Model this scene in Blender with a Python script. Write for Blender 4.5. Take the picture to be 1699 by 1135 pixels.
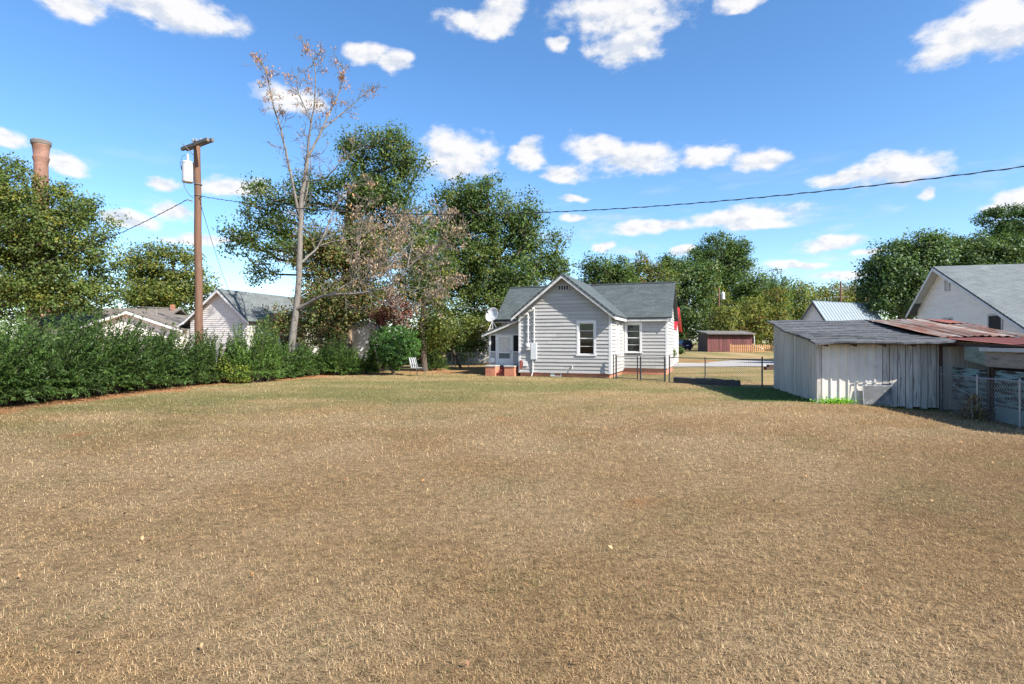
import bpy, math, random
import numpy as np
from mathutils import Vector, Matrix

R = math.radians
random.seed(7)
for o in list(bpy.data.objects):
    bpy.data.objects.remove(o)
scene = bpy.context.scene
COL = scene.collection

# ------------------------------------------------------------------ camera
CAMZ = 1.85
F = 944.0            # focal length in photograph pixels (20 mm on 36 mm, 1699 px wide)
camd = bpy.data.cameras.new('camera'); cam = bpy.data.objects.new('camera', camd)
COL.objects.link(cam)
cam.location = (0, 0, CAMZ); cam.rotation_euler = (R(90), 0, 0)
camd.lens = 20.0; camd.sensor_width = 36.0; camd.clip_end = 5000; camd.clip_start = 0.05
scene.camera = cam

# ------------------------------------------------------------------ light
SUN_AZ = 39.0        # degrees the sun stands towards the camera from the +X axis
SUN_EL = 40.0
SD = Vector((math.cos(R(SUN_AZ))*math.cos(R(SUN_EL)), -math.sin(R(SUN_AZ))*math.cos(R(SUN_EL)), math.sin(R(SUN_EL))))
sl = bpy.data.lights.new('sun', 'SUN'); sun = bpy.data.objects.new('sun', sl); COL.objects.link(sun)
sl.energy = 5.0; sl.angle = R(0.53); sl.color = (1.0, 0.94, 0.85)
sun.rotation_euler = (-SD).to_track_quat('-Z', 'Y').to_euler(); sun.location = (30, -20, 40)
scene.view_settings.view_transform = 'Standard'; scene.view_settings.look = 'None'
scene.view_settings.gamma = 1.0; scene.view_settings.use_curve_mapping = False
scene.view_settings.exposure = 1.13

# ------------------------------------------------------------------ world
def make_world():
    w = bpy.data.worlds.new('World'); scene.world = w; w.use_nodes = True
    nt = w.node_tree; N = nt.nodes; L = nt.links; N.clear()
    def nd(t, **k):
        n = N.new(t)
        for a, b in k.items(): setattr(n, a, b)
        return n
    def m(op, a, b=None, c=None):
        n = nd('ShaderNodeMath', operation=op)
        for i, x in enumerate((a, b, c)):
            if x is None: continue
            if isinstance(x, (int, float)): n.inputs[i].default_value = x
            else: L.new(x, n.inputs[i])
        return n.outputs[0]
    sky = nd('ShaderNodeTexSky', sky_type='NISHITA', sun_disc=False)
    sky.sun_elevation = R(SUN_EL); sky.sun_rotation = R(90 + SUN_AZ)
    sky.altitude = 200; sky.air_density = 0.9; sky.dust_density = 0.55; sky.ozone_density = 2.6
    hs = nd('ShaderNodeHueSaturation'); hs.inputs['Saturation'].default_value = 1.19
    L.new(sky.outputs[0], hs.inputs['Color'])
    bg = nd('ShaderNodeBackground'); bg.inputs[1].default_value = 0.118
    L.new(hs.outputs[0], bg.inputs[0])
    tc = nd('ShaderNodeTexCoord')
    sep = nd('ShaderNodeSeparateXYZ'); L.new(tc.outputs['Generated'], sep.inputs[0])
    az = m('ARCTAN2', sep.outputs[0], sep.outputs[1]); el = m('ARCSINE', sep.outputs[2])
    cmb = nd('ShaderNodeCombineXYZ'); L.new(az, cmb.inputs[0]); L.new(el, cmb.inputs[1])
    # cauliflower edge: warp the direction before measuring the distance to each cloud
    st = nd('ShaderNodeVectorMath', operation='MULTIPLY'); L.new(cmb.outputs[0], st.inputs[0]); st.inputs[1].default_value = (1, 1.7, 1)
    def noise(src, scale, detail, rough, off=None):
        n = nd('ShaderNodeTexNoise'); n.inputs['Scale'].default_value = scale
        n.inputs['Detail'].default_value = detail; n.inputs['Roughness'].default_value = rough
        if off:
            a = nd('ShaderNodeVectorMath', operation='ADD'); L.new(src, a.inputs[0]); a.inputs[1].default_value = off; src = a.outputs[0]
        L.new(src, n.inputs['Vector'])
        return n
    wn = noise(st.outputs[0], 9.0, 3, 0.55)
    ws = nd('ShaderNodeVectorMath', operation='SUBTRACT'); L.new(wn.outputs['Color'], ws.inputs[0]); ws.inputs[1].default_value = (.5, .5, .5)
    wm = nd('ShaderNodeVectorMath', operation='MULTIPLY'); L.new(ws.outputs[0], wm.inputs[0]); wm.inputs[1].default_value = (.09, .035, 0)
    wc = nd('ShaderNodeVectorMath', operation='ADD'); L.new(cmb.outputs[0], wc.inputs[0]); L.new(wm.outputs[0], wc.inputs[1])
    PX = [(255,8,150,26),(120,14,55,18),(800,36,62,17),(835,22,40,20),(1035,8,104,42),(1035,72,58,28),(925,77,17,9),
          (608,93,30,15),(652,106,22,13),(475,166,58,18),(760,262,62,34),(735,245,32,24),(876,256,28,22),(938,288,42,14),
          (985,248,48,17),(1060,262,72,22),(1185,258,52,16),(1268,266,42,18),(1480,284,78,24),(1400,297,70,10),(1532,323,23,10),
          (1640,48,120,40),(1660,20,70,40),(1235,3,42,10),(25,232,32,11),(108,271,40,15),(200,359,58,14),(285,346,40,15),
          (395,306,52,15),(268,302,32,12),(1085,376,64,11),(1235,358,100,15),(1250,372,70,9),(1370,400,62,10),(1005,404,17,7),
          (1318,436,46,7),(1400,454,55,9),(1685,333,52,14),(945,331,30,5),(955,361,28,6),(330,396,70,9),(1125,418,30,8),(600,330,30,9),(1440,415,30,5)]
    blobs = []
    for (x, y, hw, hh) in PX:
        u = (x-849.5)/F; v = (567.5-y)/F
        a = math.atan(u); e = math.atan(v/math.sqrt(1+u*u))
        cu = 1/(1+u*u)
        blobs.append((a, e, hw/F*cu*1.05, hh/F*math.sqrt(cu)*1.12))
    rg = random.Random(3)
    for k in range(16):   # the same sort of clouds all round, where the camera does not look
        a = rg.uniform(0.95, 2*math.pi-0.95)
        a = a if a < math.pi else a-2*math.pi
        e = rg.uniform(0.12, 0.75); s = 0.03+0.09*e*rg.uniform(.7, 1.6)
        blobs.append((a, e, s*1.6, s*.55))
    dist = None; vsum = None
    for (a, e, wa, we) in blobs:
        s = nd('ShaderNodeVectorMath', operation='SUBTRACT'); L.new(wc.outputs[0], s.inputs[0]); s.inputs[1].default_value = (a, e, 0)
        p = nd('ShaderNodeVectorMath', operation='MULTIPLY'); L.new(s.outputs[0], p.inputs[0]); p.inputs[1].default_value = (1/wa, 1/we, 0)
        d = nd('ShaderNodeVectorMath', operation='LENGTH'); L.new(p.outputs[0], d.inputs[0])
        dist = d.outputs['Value'] if dist is None else m('SMOOTH_MIN', dist, d.outputs['Value'], 0.25)
        if we*F < 20 or wa*F < 44: continue          # only broad clouds show a shaded underside
        dy = nd('ShaderNodeVectorMath', operation='DOT_PRODUCT'); L.new(p.outputs[0], dy.inputs[0]); dy.inputs[1].default_value = (0.25, 1, 0)
        wgt = m('MAXIMUM', m('SUBTRACT', 1.5, d.outputs['Value']), 0.0); vy = m('MULTIPLY', dy.outputs['Value'], wgt)
        vsum = vy if vsum is None else m('ADD', vsum, vy)
    n1 = noise(st.outputs[0], 21.0, 8, 0.60)
    n2 = noise(st.outputs[0], 21.0, 8, 0.60, (0.010, 0.016, 0))   # one step towards the sun
    dn = m('ADD', dist, m('MULTIPLY', m('SUBTRACT', n1.outputs[0], 0.5), 1.6))
    mr = nd('ShaderNodeMapRange', interpolation_type='SMOOTHSTEP')
    L.new(dn, mr.inputs[0]); mr.inputs[1].default_value = 1.22; mr.inputs[2].default_value = 0.55
    mr.inputs[3].default_value = 0; mr.inputs[4].default_value = 1
    sh = m('SUBTRACT', n2.outputs[0], n1.outputs[0])
    shr = nd('ShaderNodeMapRange'); L.new(m('ADD', m('MULTIPLY', sh, 5.0), vsum), shr.inputs[0]); shr.inputs[1].default_value = -0.85; shr.inputs[2].default_value = 0.15
    cr = nd('ShaderNodeMix', data_type='RGBA')
    L.new(shr.outputs[0], cr.inputs[0]); cr.inputs[6].default_value = (.66, .71, .80, 1); cr.inputs[7].default_value = (.93, .92, .92, 1)
    bc = nd('ShaderNodeBackground'); bc.inputs[1].default_value = 0.50; L.new(cr.outputs[2], bc.inputs[0])
    wv = nd('ShaderNodeVectorMath', operation='MULTIPLY'); L.new(cmb.outputs[0], wv.inputs[0]); wv.inputs[1].default_value = (1, 4.5, 1)
    wp = noise(wv.outputs[0], 6.0, 8, 0.62, (3.1, 0.4, 0))      # thin wisps low over the horizon
    wr = nd('ShaderNodeMapRange', interpolation_type='SMOOTHSTEP'); L.new(wp.outputs[0], wr.inputs[0]); wr.inputs[1].default_value = .50; wr.inputs[2].default_value = .68
    we_ = nd('ShaderNodeMapRange', interpolation_type='SMOOTHSTEP'); L.new(el, we_.inputs[0]); we_.inputs[1].default_value = .34; we_.inputs[2].default_value = .10
    wsp = m('MULTIPLY', m('MULTIPLY', wr.outputs[0], we_.outputs[0]), 0.5)
    fac = m('MULTIPLY', m('MAXIMUM', mr.outputs[0], wsp), 0.96)
    mx = nd('ShaderNodeMixShader'); L.new(fac, mx.inputs[0]); L.new(bg.outputs[0], mx.inputs[1]); L.new(bc.outputs[0], mx.inputs[2])
    out = nd('ShaderNodeOutputWorld'); L.new(mx.outputs[0], out.inputs[0])
make_world()

# ------------------------------------------------------------------ helpers
def X_of(px, D): return (px-849.5)/F*D
def Z_of(py, D): return CAMZ-(py-567.5)/F*D
def P(px, py, D): return np.array((X_of(px, D), D, Z_of(py, D)))

def smooth(t):
    t = np.clip(t, 0, 1); return t*t*(3-2*t)
def gz(x, y):
    x = np.asarray(x, float); y = np.asarray(y, float)
    h = -0.13*smooth((x-9.6)/2.6)*smooth((24-y)/6)*smooth((y-1)/6)
    h = h+0.55*smooth((y-52)/30)
    h = h+0.6*smooth((-x-13)/6)*smooth((y-6)/10)*0.15
    return h

_tables = {}
def vnoise(x, y, seed=0):
    if seed not in _tables: _tables[seed] = np.random.RandomState(seed).rand(256, 256)
    T = _tables[seed]
    xi = np.floor(x).astype(int); yi = np.floor(y).astype(int); fx = x-xi; fy = y-yi
    fx = fx*fx*(3-2*fx); fy = fy*fy*(3-2*fy)
    a = T[xi % 256, yi % 256]; b = T[(xi+1) % 256, yi % 256]; c = T[xi % 256, (yi+1) % 256]; d = T[(xi+1) % 256, (yi+1) % 256]
    return (a*(1-fx)+b*fx)*(1-fy)+(c*(1-fx)+d*fx)*fy
def fbm(x, y, seed=0, o=4):
    s = 0; a = .5; t = 0
    for k in range(o):
        s = s+a*vnoise(x*2**k+17*k, y*2**k+9*k, seed+k); t += a; a *= .55
    return s/t

def tag(o, label=None, cat=None, group=None, kind=None):
    if label: o['label'] = label
    if cat: o['category'] = cat
    if group: o['group'] = group
    if kind: o['kind'] = kind
    return o
def empty(name, loc, rz=0, label=None, cat=None, group=None):
    o = bpy.data.objects.new(name, None); COL.objects.link(o)
    o.location = loc; o.rotation_euler = (0, 0, rz); o.empty_display_size = .2
    return tag(o, label, cat, group)

class MB:
    def __init__(s): s.v = []; s.f = []
    def add(s, vs, fs):
        b = len(s.v); s.v += [tuple(map(float, q)) for q in vs]; s.f += [tuple(i+b for i in f) for f in fs]; return s
    def box(s, lo, hi, M=None):
        x0, y0, z0 = lo; x1, y1, z1 = hi
        vs = [(x0,y0,z0),(x1,y0,z0),(x1,y1,z0),(x0,y1,z0),(x0,y0,z1),(x1,y0,z1),(x1,y1,z1),(x0,y1,z1)]
        if M is not None: vs = [M @ Vector(q) for q in vs]
        return s.add(vs, [(0,3,2,1),(4,5,6,7),(0,1,5,4),(1,2,6,5),(2,3,7,6),(3,0,4,7)])
    def slab(s, poly, t):      # planar polygon, thickened downwards along its normal
        p = [Vector(q) for q in poly]; n = (p[1]-p[0]).cross(p[2]-p[0]).normalized()
        if n.z < 0: p.reverse(); n = -n
        k = len(p); lo = [q-n*t for q in p]
        fs = [tuple(range(k)), tuple(range(2*k-1, k-1, -1))]+[(i, k+i, k+(i+1) % k, (i+1) % k) for i in range(k)]
        return s.add(p+lo, fs)
    def prism(s, poly, a, b, axis='y'):   # 2-D outline pushed along an axis from a to b
        k = len(poly)
        def mk(u, w, t): return {'y': (u, t, w), 'x': (t, u, w), 'z': (u, w, t)}[axis]
        vs = [mk(u, w, a) for u, w in poly]+[mk(u, w, b) for u, w in poly]
        return s.add(vs, [tuple(range(k)), tuple(range(2*k-1, k-1, -1))]+[(i, k+i, k+(i+1) % k, (i+1) % k) for i in range(k)])
    def tube(s, pts, rad, n=6, caps=True):
        pts = [Vector(p) for p in pts]
        if isinstance(rad, (int, float)): rad = [rad]*len(pts)
        b = len(s.v); prev = None
        for i, p in enumerate(pts):
            t = (pts[min(i+1, len(pts)-1)]-pts[max(i-1, 0)])
            t = t.normalized() if t.length > 1e-9 else Vector((0, 0, 1))
            if prev is None:
                u = t.cross(Vector((0, 0, 1)) if abs(t.z) < .9 else Vector((1, 0, 0))).normalized()
            else:
                u = prev-t*prev.dot(t); u = u.normalized() if u.length > 1e-6 else t.orthogonal().normalized()
            prev = u; w = t.cross(u)
            for k in range(n):
                a = 2*math.pi*k/n; s.v.append(tuple(p+(u*math.cos(a)+w*math.sin(a))*rad[i]))
        for i in range(len(pts)-1):
            for k in range(n):
                s.f.append((b+i*n+k, b+i*n+(k+1) % n, b+(i+1)*n+(k+1) % n, b+(i+1)*n+k))
        if caps:
            s.f.append(tuple(b+k for k in reversed(range(n)))); e = b+(len(pts)-1)*n; s.f.append(tuple(e+k for k in range(n)))
        return s
    def lathe(s, prof, n=24, c=(0, 0, 0), M=None):
        b = len(s.v)
        for r, z in prof:
            for k in range(n):
                a = 2*math.pi*k/n; q = Vector((c[0]+r*math.cos(a), c[1]+r*math.sin(a), c[2]+z))
                s.v.append(tuple(M @ q if M is not None else q))
        for i in range(len(prof)-1):
            for k in range(n):
                s.f.append((b+i*n+k, b+i*n+(k+1) % n, b+(i+1)*n+(k+1) % n, b+(i+1)*n+k))
        s.f.append(tuple(b+k for k in reversed(range(n)))); e = b+(len(prof)-1)*n; s.f.append(tuple(e+k for k in range(n)))
        return s
    def build(s, name, mat, parent=None, smooth=False, bevel=0):
        me = bpy.data.meshes.new(name); me.from_pydata(s.v, [], s.f); me.update()
        if mat: me.materials.append(mat)
        if smooth: me.polygons.foreach_set('use_smooth', [True]*len(me.polygons))
        o = bpy.data.objects.new(name, me); COL.objects.link(o)
        if parent: o.parent = parent
        if bevel:
            bm = o.modifiers.new('bevel', 'BEVEL'); bm.width = bevel; bm.segments = 2; bm.limit_method = 'ANGLE'
        return o

def quads_object(name, V, mat, cols=None, parent=None, k=4):
    """V: (n,k,3) array -> one mesh of n k-gons with a per-point colour"""
    n = len(V); me = bpy.data.meshes.new(name)
    me.vertices.add(n*k); me.vertices.foreach_set('co', np.ascontiguousarray(V, dtype=np.float32).ravel())
    me.loops.add(n*k); me.loops.foreach_set('vertex_index', np.arange(n*k, dtype=np.int32))
    me.polygons.add(n); me.polygons.foreach_set('loop_start', np.arange(0, n*k, k, dtype=np.int32))
    me.update(calc_edges=True)
    if cols is not None:
        at = me.color_attributes.new('Col', 'FLOAT_COLOR', 'POINT')
        c = np.ones((n, k, 4), np.float32); c[:, :, :3] = cols[:, None, :]
        at.data.foreach_set('color', c.ravel())
    me.materials.append(mat)
    o = bpy.data.objects.new(name, me); COL.objects.link(o)
    if parent: o.parent = parent
    return o

# ------------------------------------------------------------------ materials
def lin(c): return tuple(c)+(1,)
def newmat(name):
    m = bpy.data.materials.new(name); m.use_nodes = True; nt = m.node_tree; nt.nodes.clear()
    return m, nt, nt.nodes, nt.links
def mat(name, c1, c2=None, scale=4.0, rough=.7, bump=0.0, bscale=None, stretch=(1, 1, 1), metal=0.0, rnd=0.0, detail=6, lo=.35, hi=.65,
        c3=None, s3=1.0, t3=(.55, .7), spec=.5):
    m, nt, N, L = newmat(name)
    b = N.new('ShaderNodeBsdfPrincipled'); o = N.new('ShaderNodeOutputMaterial'); L.new(b.outputs[0], o.inputs[0])
    b.inputs['Roughness'].default_value = rough; b.inputs['Metallic'].default_value = metal; b.inputs['Specular IOR Level'].default_value = spec
    tc = N.new('ShaderNodeTexCoord'); mp = N.new('ShaderNodeMapping'); mp.inputs['Scale'].default_value = stretch
    L.new(tc.outputs['Object'], mp.inputs[0])
    oi = N.new('ShaderNodeObjectInfo'); ad = N.new('ShaderNodeVectorMath'); ad.operation = 'ADD'
    ml = N.new('ShaderNodeMath'); ml.operation = 'MULTIPLY'; ml.inputs[1].default_value = 37.0; L.new(oi.outputs['Random'], ml.inputs[0])
    L.new(mp.outputs[0], ad.inputs[0]); L.new(ml.outputs[0], ad.inputs[1])
    nz = N.new('ShaderNodeTexNoise'); nz.inputs['Scale'].default_value = scale; nz.inputs['Detail'].default_value = detail; nz.inputs['Roughness'].default_value = .62
    L.new(ad.outputs[0], nz.inputs['Vector'])
    mr = N.new('ShaderNodeMapRange'); mr.inputs[1].default_value = lo; mr.inputs[2].default_value = hi; L.new(nz.outputs[0], mr.inputs[0])
    mx = N.new('ShaderNodeMix'); mx.data_type = 'RGBA'; mx.inputs[6].default_value = lin(c1); mx.inputs[7].default_value = lin(c2 or c1)
    L.new(mr.outputs[0], mx.inputs[0]); src = mx.outputs[2]
    if c3:
        n3 = N.new('ShaderNodeTexNoise'); n3.inputs['Scale'].default_value = s3; n3.inputs['Detail'].default_value = 8; n3.inputs['Roughness'].default_value = .7
        L.new(ad.outputs[0], n3.inputs['Vector'])
        r3 = N.new('ShaderNodeMapRange'); r3.inputs[1].default_value = t3[0]; r3.inputs[2].default_value = t3[1]; L.new(n3.outputs[0], r3.inputs[0])
        m3 = N.new('ShaderNodeMix'); m3.data_type = 'RGBA'; L.new(r3.outputs[0], m3.inputs[0]); L.new(src, m3.inputs[6]); m3.inputs[7].default_value = lin(c3); src = m3.outputs[2]
    if rnd:
        h = N.new('ShaderNodeHueSaturation'); L.new(src, h.inputs['Color'])
        r = N.new('ShaderNodeMapRange'); r.inputs[3].default_value = 1-rnd; r.inputs[4].default_value = 1+rnd; L.new(oi.outputs['Random'], r.inputs[0]); L.new(r.outputs[0], h.inputs['Value']); src = h.outputs[0]
    L.new(src, b.inputs['Base Color'])
    if bump:
        nb = N.new('ShaderNodeTexNoise'); nb.inputs['Scale'].default_value = bscale or scale*4; nb.inputs['Detail'].default_value = 6; L.new(ad.outputs[0], nb.inputs['Vector'])
        bp = N.new('ShaderNodeBump'); bp.inputs['Strength'].default_value = bump; bp.inputs['Distance'].default_value = .02; L.new(nb.outputs[0], bp.inputs['Height']); L.new(bp.outputs[0], b.inputs['Normal'])
    return m
def brickmat(name, c1, c2, mortar, sx=1.0, wrap=False, bw=.215, bh=.075, ms=.008):
    m, nt, N, L = newmat(name)
    b = N.new('ShaderNodeBsdfPrincipled'); o = N.new('ShaderNodeOutputMaterial'); L.new(b.outputs[0], o.inputs[0]); b.inputs['Roughness'].default_value = .85
    tc = N.new('ShaderNodeTexCoord'); sp = N.new('ShaderNodeSeparateXYZ'); L.new(tc.outputs['Object'], sp.inputs[0])
    cb = N.new('ShaderNodeCombineXYZ')
    if wrap:
        at = N.new('ShaderNodeMath'); at.operation = 'ARCTAN2'; L.new(sp.outputs[0], at.inputs[0]); L.new(sp.outputs[1], at.inputs[1])
        mu = N.new('ShaderNodeMath'); mu.operation = 'MULTIPLY'; mu.inputs[1].default_value = wrap; L.new(at.outputs[0], mu.inputs[0]); L.new(mu.outputs[0], cb.inputs[0])
    else:
        ad = N.new('ShaderNodeMath'); ad.operation = 'ADD'; L.new(sp.outputs[0], ad.inputs[0]); L.new(sp.outputs[1], ad.inputs[1]); L.new(ad.outputs[0], cb.inputs[0])
    L.new(sp.outputs[2], cb.inputs[1])
    br = N.new('ShaderNodeTexBrick'); L.new(cb.outputs[0], br.inputs['Vector']); br.inputs['Scale'].default_value = 1
    br.inputs['Color1'].default_value = lin(c1); br.inputs['Color2'].default_value = lin(c2); br.inputs['Mortar'].default_value = lin(mortar)
    br.inputs['Brick Width'].default_value = bw; br.inputs['Row Height'].default_value = bh; br.inputs['Mortar Size'].default_value = ms
    nz = N.new('ShaderNodeTexNoise'); nz.inputs['Scale'].default_value = .6; nz.inputs['Detail'].default_value = 6; L.new(tc.outputs['Object'], nz.inputs['Vector'])
    mr = N.new('ShaderNodeMapRange'); mr.inputs[1].default_value = .3; mr.inputs[2].default_value = .7; mr.inputs[3].default_value = .65; mr.inputs[4].default_value = 1.25; L.new(nz.outputs[0], mr.inputs[0])
    h = N.new('ShaderNodeHueSaturation'); L.new(br.outputs[0], h.inputs['Color']); L.new(mr.outputs[0], h.inputs['Value']); L.new(h.outputs[0], b.inputs['Base Color'])
    bp = N.new('ShaderNodeBump'); bp.inputs['Distance'].default_value = .01; bp.inputs['Strength'].default_value = .6; bp.invert = True
    L.new(br.outputs['Fac'], bp.inputs['Height']); L.new(bp.outputs[0], b.inputs['Normal'])
    return m
def shinglemat(name, c1, c2, cm):
    """asphalt shingle courses too small to pick apart: colour and fine relief by slope length"""
    m, nt, N, L = newmat(name)
    b = N.new('ShaderNodeBsdfPrincipled'); o = N.new('ShaderNodeOutputMaterial'); L.new(b.outputs[0], o.inputs[0]); b.inputs['Roughness'].default_value = .9
    uv = N.new('ShaderNodeUVMap'); uv.uv_map = 'UVMap'
    br = N.new('ShaderNodeTexBrick'); L.new(uv.outputs[0], br.inputs['Vector']); br.inputs['Scale'].default_value = 1
    br.inputs['Color1'].default_value = lin(c1); br.inputs['Color2'].default_value = lin(c2); br.inputs['Mortar'].default_value = lin(cm)
    br.inputs['Brick Width'].default_value = .32; br.inputs['Row Height'].default_value = .14; br.inputs['Mortar Size'].default_value = .012; br.inputs['Bias'].default_value = -.1
    tc = N.new('ShaderNodeTexCoord')
    nz = N.new('ShaderNodeTexNoise'); nz.inputs['Scale'].default_value = 1.3; nz.inputs['Detail'].default_value = 9; nz.inputs['Roughness'].default_value = .7; L.new(tc.outputs['Object'], nz.inputs['Vector'])
    mr = N.new('ShaderNodeMapRange'); mr.inputs[1].default_value = .3; mr.inputs[2].default_value = .7; mr.inputs[3].default_value = .75; mr.inputs[4].default_value = 1.25; L.new(nz.outputs[0], mr.inputs[0])
    h = N.new('ShaderNodeHueSaturation'); L.new(br.outputs[0], h.inputs['Color']); L.new(mr.outputs[0], h.inputs['Value']); L.new(h.outputs[0], b.inputs['Base Color'])
    bp = N.new('ShaderNodeBump'); bp.inputs['Distance'].default_value = .012; bp.inputs['Strength'].default_value = .7; bp.invert = True
    L.new(br.outputs['Fac'], bp.inputs['Height']); L.new(bp.outputs[0], b.inputs['Normal'])
    return m
def leafmat(name, trans=.44, gloss=.02, rough=.55):
    m, nt, N, L = newmat(name)
    at = N.new('ShaderNodeAttribute'); at.attribute_name = 'Col'
    d = N.new('ShaderNodeBsdfDiffuse'); t = N.new('ShaderNodeBsdfTranslucent'); g = N.new('ShaderNodeBsdfGlossy'); g.inputs['Roughness'].default_value = rough
    L.new(at.outputs[0], d.inputs[0])
    hs = N.new('ShaderNodeHueSaturation'); hs.inputs['Hue'].default_value = .495; hs.inputs['Saturation'].default_value = 1.1; hs.inputs['Value'].default_value = 1.25
    L.new(at.outputs[0], hs.inputs['Color']); L.new(hs.outputs[0], t.inputs[0])
    g.inputs[0].default_value = (.7, .75, .7, 1)
    a = N.new('ShaderNodeMixShader'); a.inputs[0].default_value = trans; L.new(d.outputs[0], a.inputs[1]); L.new(t.outputs[0], a.inputs[2])
    c = N.new('ShaderNodeMixShader'); c.inputs[0].default_value = gloss; L.new(a.outputs[0], c.inputs[1]); L.new(g.outputs[0], c.inputs[2])
    o = N.new('ShaderNodeOutputMaterial'); L.new(c.outputs[0], o.inputs[0])
    return m
def glassmat(name):
    m, nt, N, L = newmat(name)
    t = N.new('ShaderNodeBsdfTransparent'); t.inputs[0].default_value = (.55, .58, .58, 1); g = N.new('ShaderNodeBsdfGlossy'); g.inputs['Roughness'].default_value = .03
    fr = N.new('ShaderNodeFresnel'); fr.inputs[0].default_value = 1.5
    a = N.new('ShaderNodeMath'); a.operation = 'ADD'; a.inputs[1].default_value = .0; L.new(fr.outputs[0], a.inputs[0])
    x = N.new('ShaderNodeMixShader'); L.new(a.outputs[0], x.inputs[0]); L.new(t.outputs[0], x.inputs[1]); L.new(g.outputs[0], x.inputs[2])
    o = N.new('ShaderNodeOutputMaterial'); L.new(x.outputs[0], o.inputs[0]); return m
def screenmat(name, c, alpha):
    m, nt, N, L = newmat(name)
    t = N.new('ShaderNodeBsdfTransparent'); d = N.new('ShaderNodeBsdfDiffuse'); d.inputs[0].default_value = lin(c)
    x = N.new('ShaderNodeMixShader'); x.inputs[0].default_value = alpha; L.new(t.outputs[0], x.inputs[1]); L.new(d.outputs[0], x.inputs[2])
    o = N.new('ShaderNodeOutputMaterial'); L.new(x.outputs[0], o.inputs[0]); return m

M = {}
M['siding'] = mat('siding', (.41,.40,.385), (.335,.325,.31), 1.6, .6, .2, 14, (.25,1,1.5), rnd=.07, c3=(.27,.265,.25), s3=2.2, t3=(.56,.80))
M['white'] = mat('white_paint', (.66,.655,.65), (.56,.555,.55), 3, .5, .08, 30, rnd=.03)
M['trim_aged'] = mat('aged_trim', (.58,.58,.58), (.40,.39,.38), 5, .7, .2, 30)
M['nb_siding'] = mat('vinyl_siding', (.60,.575,.535), (.54,.515,.48), 2, .45, 0, rnd=.02)
M['warm_siding'] = mat('cream_siding', (.84,.79,.72), (.77,.72,.65), 2, .5, .1, 20, rnd=.035, c3=(.50,.47,.43), s3=1.5, t3=(.6,.85))
M['fascia_dark'] = mat('dark_fascia', (.10,.095,.09), (.16,.15,.14), 6, .8)
M['roof'] = shinglemat('grey_shingles', (.056,.072,.075), (.080,.098,.100), (.028,.037,.040))
M['roof_grey'] = shinglemat('light_grey_shingles', (.115,.132,.135), (.15,.168,.17), (.07,.082,.082))
M['roof_brown'] = shinglemat('brown_shingles', (.14,.12,.10), (.19,.165,.14), (.08,.07,.06))
M['tar'] = mat('tar_roofing', (.035,.037,.042), (.10,.105,.112), 5, .9, .6, 40, (1,2.5,1), rnd=.2, c3=(.17,.17,.175), s3=3.2, t3=(.56,.75))
M['brick'] = brickmat('red_brick', (.52,.17,.075), (.40,.11,.055), (.40,.33,.28))
M['stack'] = brickmat('stack_brick', (.27,.115,.07), (.19,.08,.055), (.22,.18,.15), wrap=1.1, bw=.5, bh=.16, ms=.02)
M['glass'] = glassmat('window_glass')
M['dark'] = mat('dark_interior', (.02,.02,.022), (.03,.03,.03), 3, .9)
M['blind'] = mat('pale_blind', (.55,.55,.52), (.48,.48,.46), 3, .8)
M['screen'] = screenmat('insect_screen', (.03,.03,.035), .72)
M['gscreen'] = mat('grey_screen', (.13,.135,.14), (.08,.085,.09), 3, .7, .1, 60, c3=(.30,.31,.32), s3=2)
M['curtain'] = mat('pale_curtain', (.66,.62,.58), (.55,.52,.49), 5, .9)
M['galv'] = mat('galvanized_steel', (.42,.43,.44), (.32,.33,.34), 8, .45, 0, metal=.6)
M['wire'] = mat('fence_wire', (.30,.31,.31), (.22,.22,.22), 8, .5, 0, metal=.4)
M['oldsteel'] = mat('old_steel', (.16,.16,.16), (.10,.09,.085), 9, .6, 0, metal=.4)
M['box_grey'] = mat('meter_box_grey', (.55,.57,.58), (.48,.5,.51), 4, .45)
M['concrete'] = mat('concrete', (.42,.40,.36), (.32,.30,.27), 8, .9, .4, 40)
M['steps'] = mat('red_step_paint', (.28,.065,.05), (.20,.05,.04), 6, .8, .2, 30)
M['dish'] = mat('dish_grey', (.72,.73,.75), (.66,.67,.69), 3, .4)
M['pole'] = mat('creosote_pole', (.17,.085,.05), (.10,.055,.035), 2.5, .85, .6, 18, (5,5,.35), c3=(.23,.16,.11), s3=2.5)
M['arm'] = mat('weathered_arm', (.10,.09,.08), (.17,.155,.14), 4, .9, .5, 20)
M['trafo'] = mat('transformer_paint', (.50,.51,.52), (.44,.45,.46), 4, .4)
M['porcelain'] = mat('porcelain', (.30,.31,.33), (.22,.23,.25), 5, .3)
M['cable'] = mat('black_cable', (.018,.018,.02), (.03,.03,.03), 9, .6)
M['silvercable'] = mat('weathered_cable', (.30,.29,.28), (.22,.21,.2), 9, .7)
M['shedboard'] = mat('weathered_white_board', (.66,.62,.56), (.42,.39,.35), 3.0, .85, .5, 30, (7,7,.45), rnd=.12, c3=(.10,.095,.085), s3=2.6, t3=(.53,.70))
M['sidegrey'] = mat('weathered_side_board', (.64,.605,.54), (.42,.395,.34), 3.0, .9, .5, 30, (7,7,.35), rnd=.14, c3=(.12,.125,.09), s3=2.2, t3=(.56,.74))
M['shedmetal'] = mat('painted_metal_panel', (.72,.68,.61), (.62,.58,.52), 1.8, .45, .05, 20, rnd=.03, c3=(.38,.35,.31), s3=2.5, t3=(.58,.78))
M['rust'] = mat('rusty_sheet', (.30,.12,.06), (.17,.085,.055), 1.4, .7, .15, 20, (3.5,.35,1), rnd=.35, c3=(.36,.33,.29), s3=1.5, t3=(.46,.60))
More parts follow.
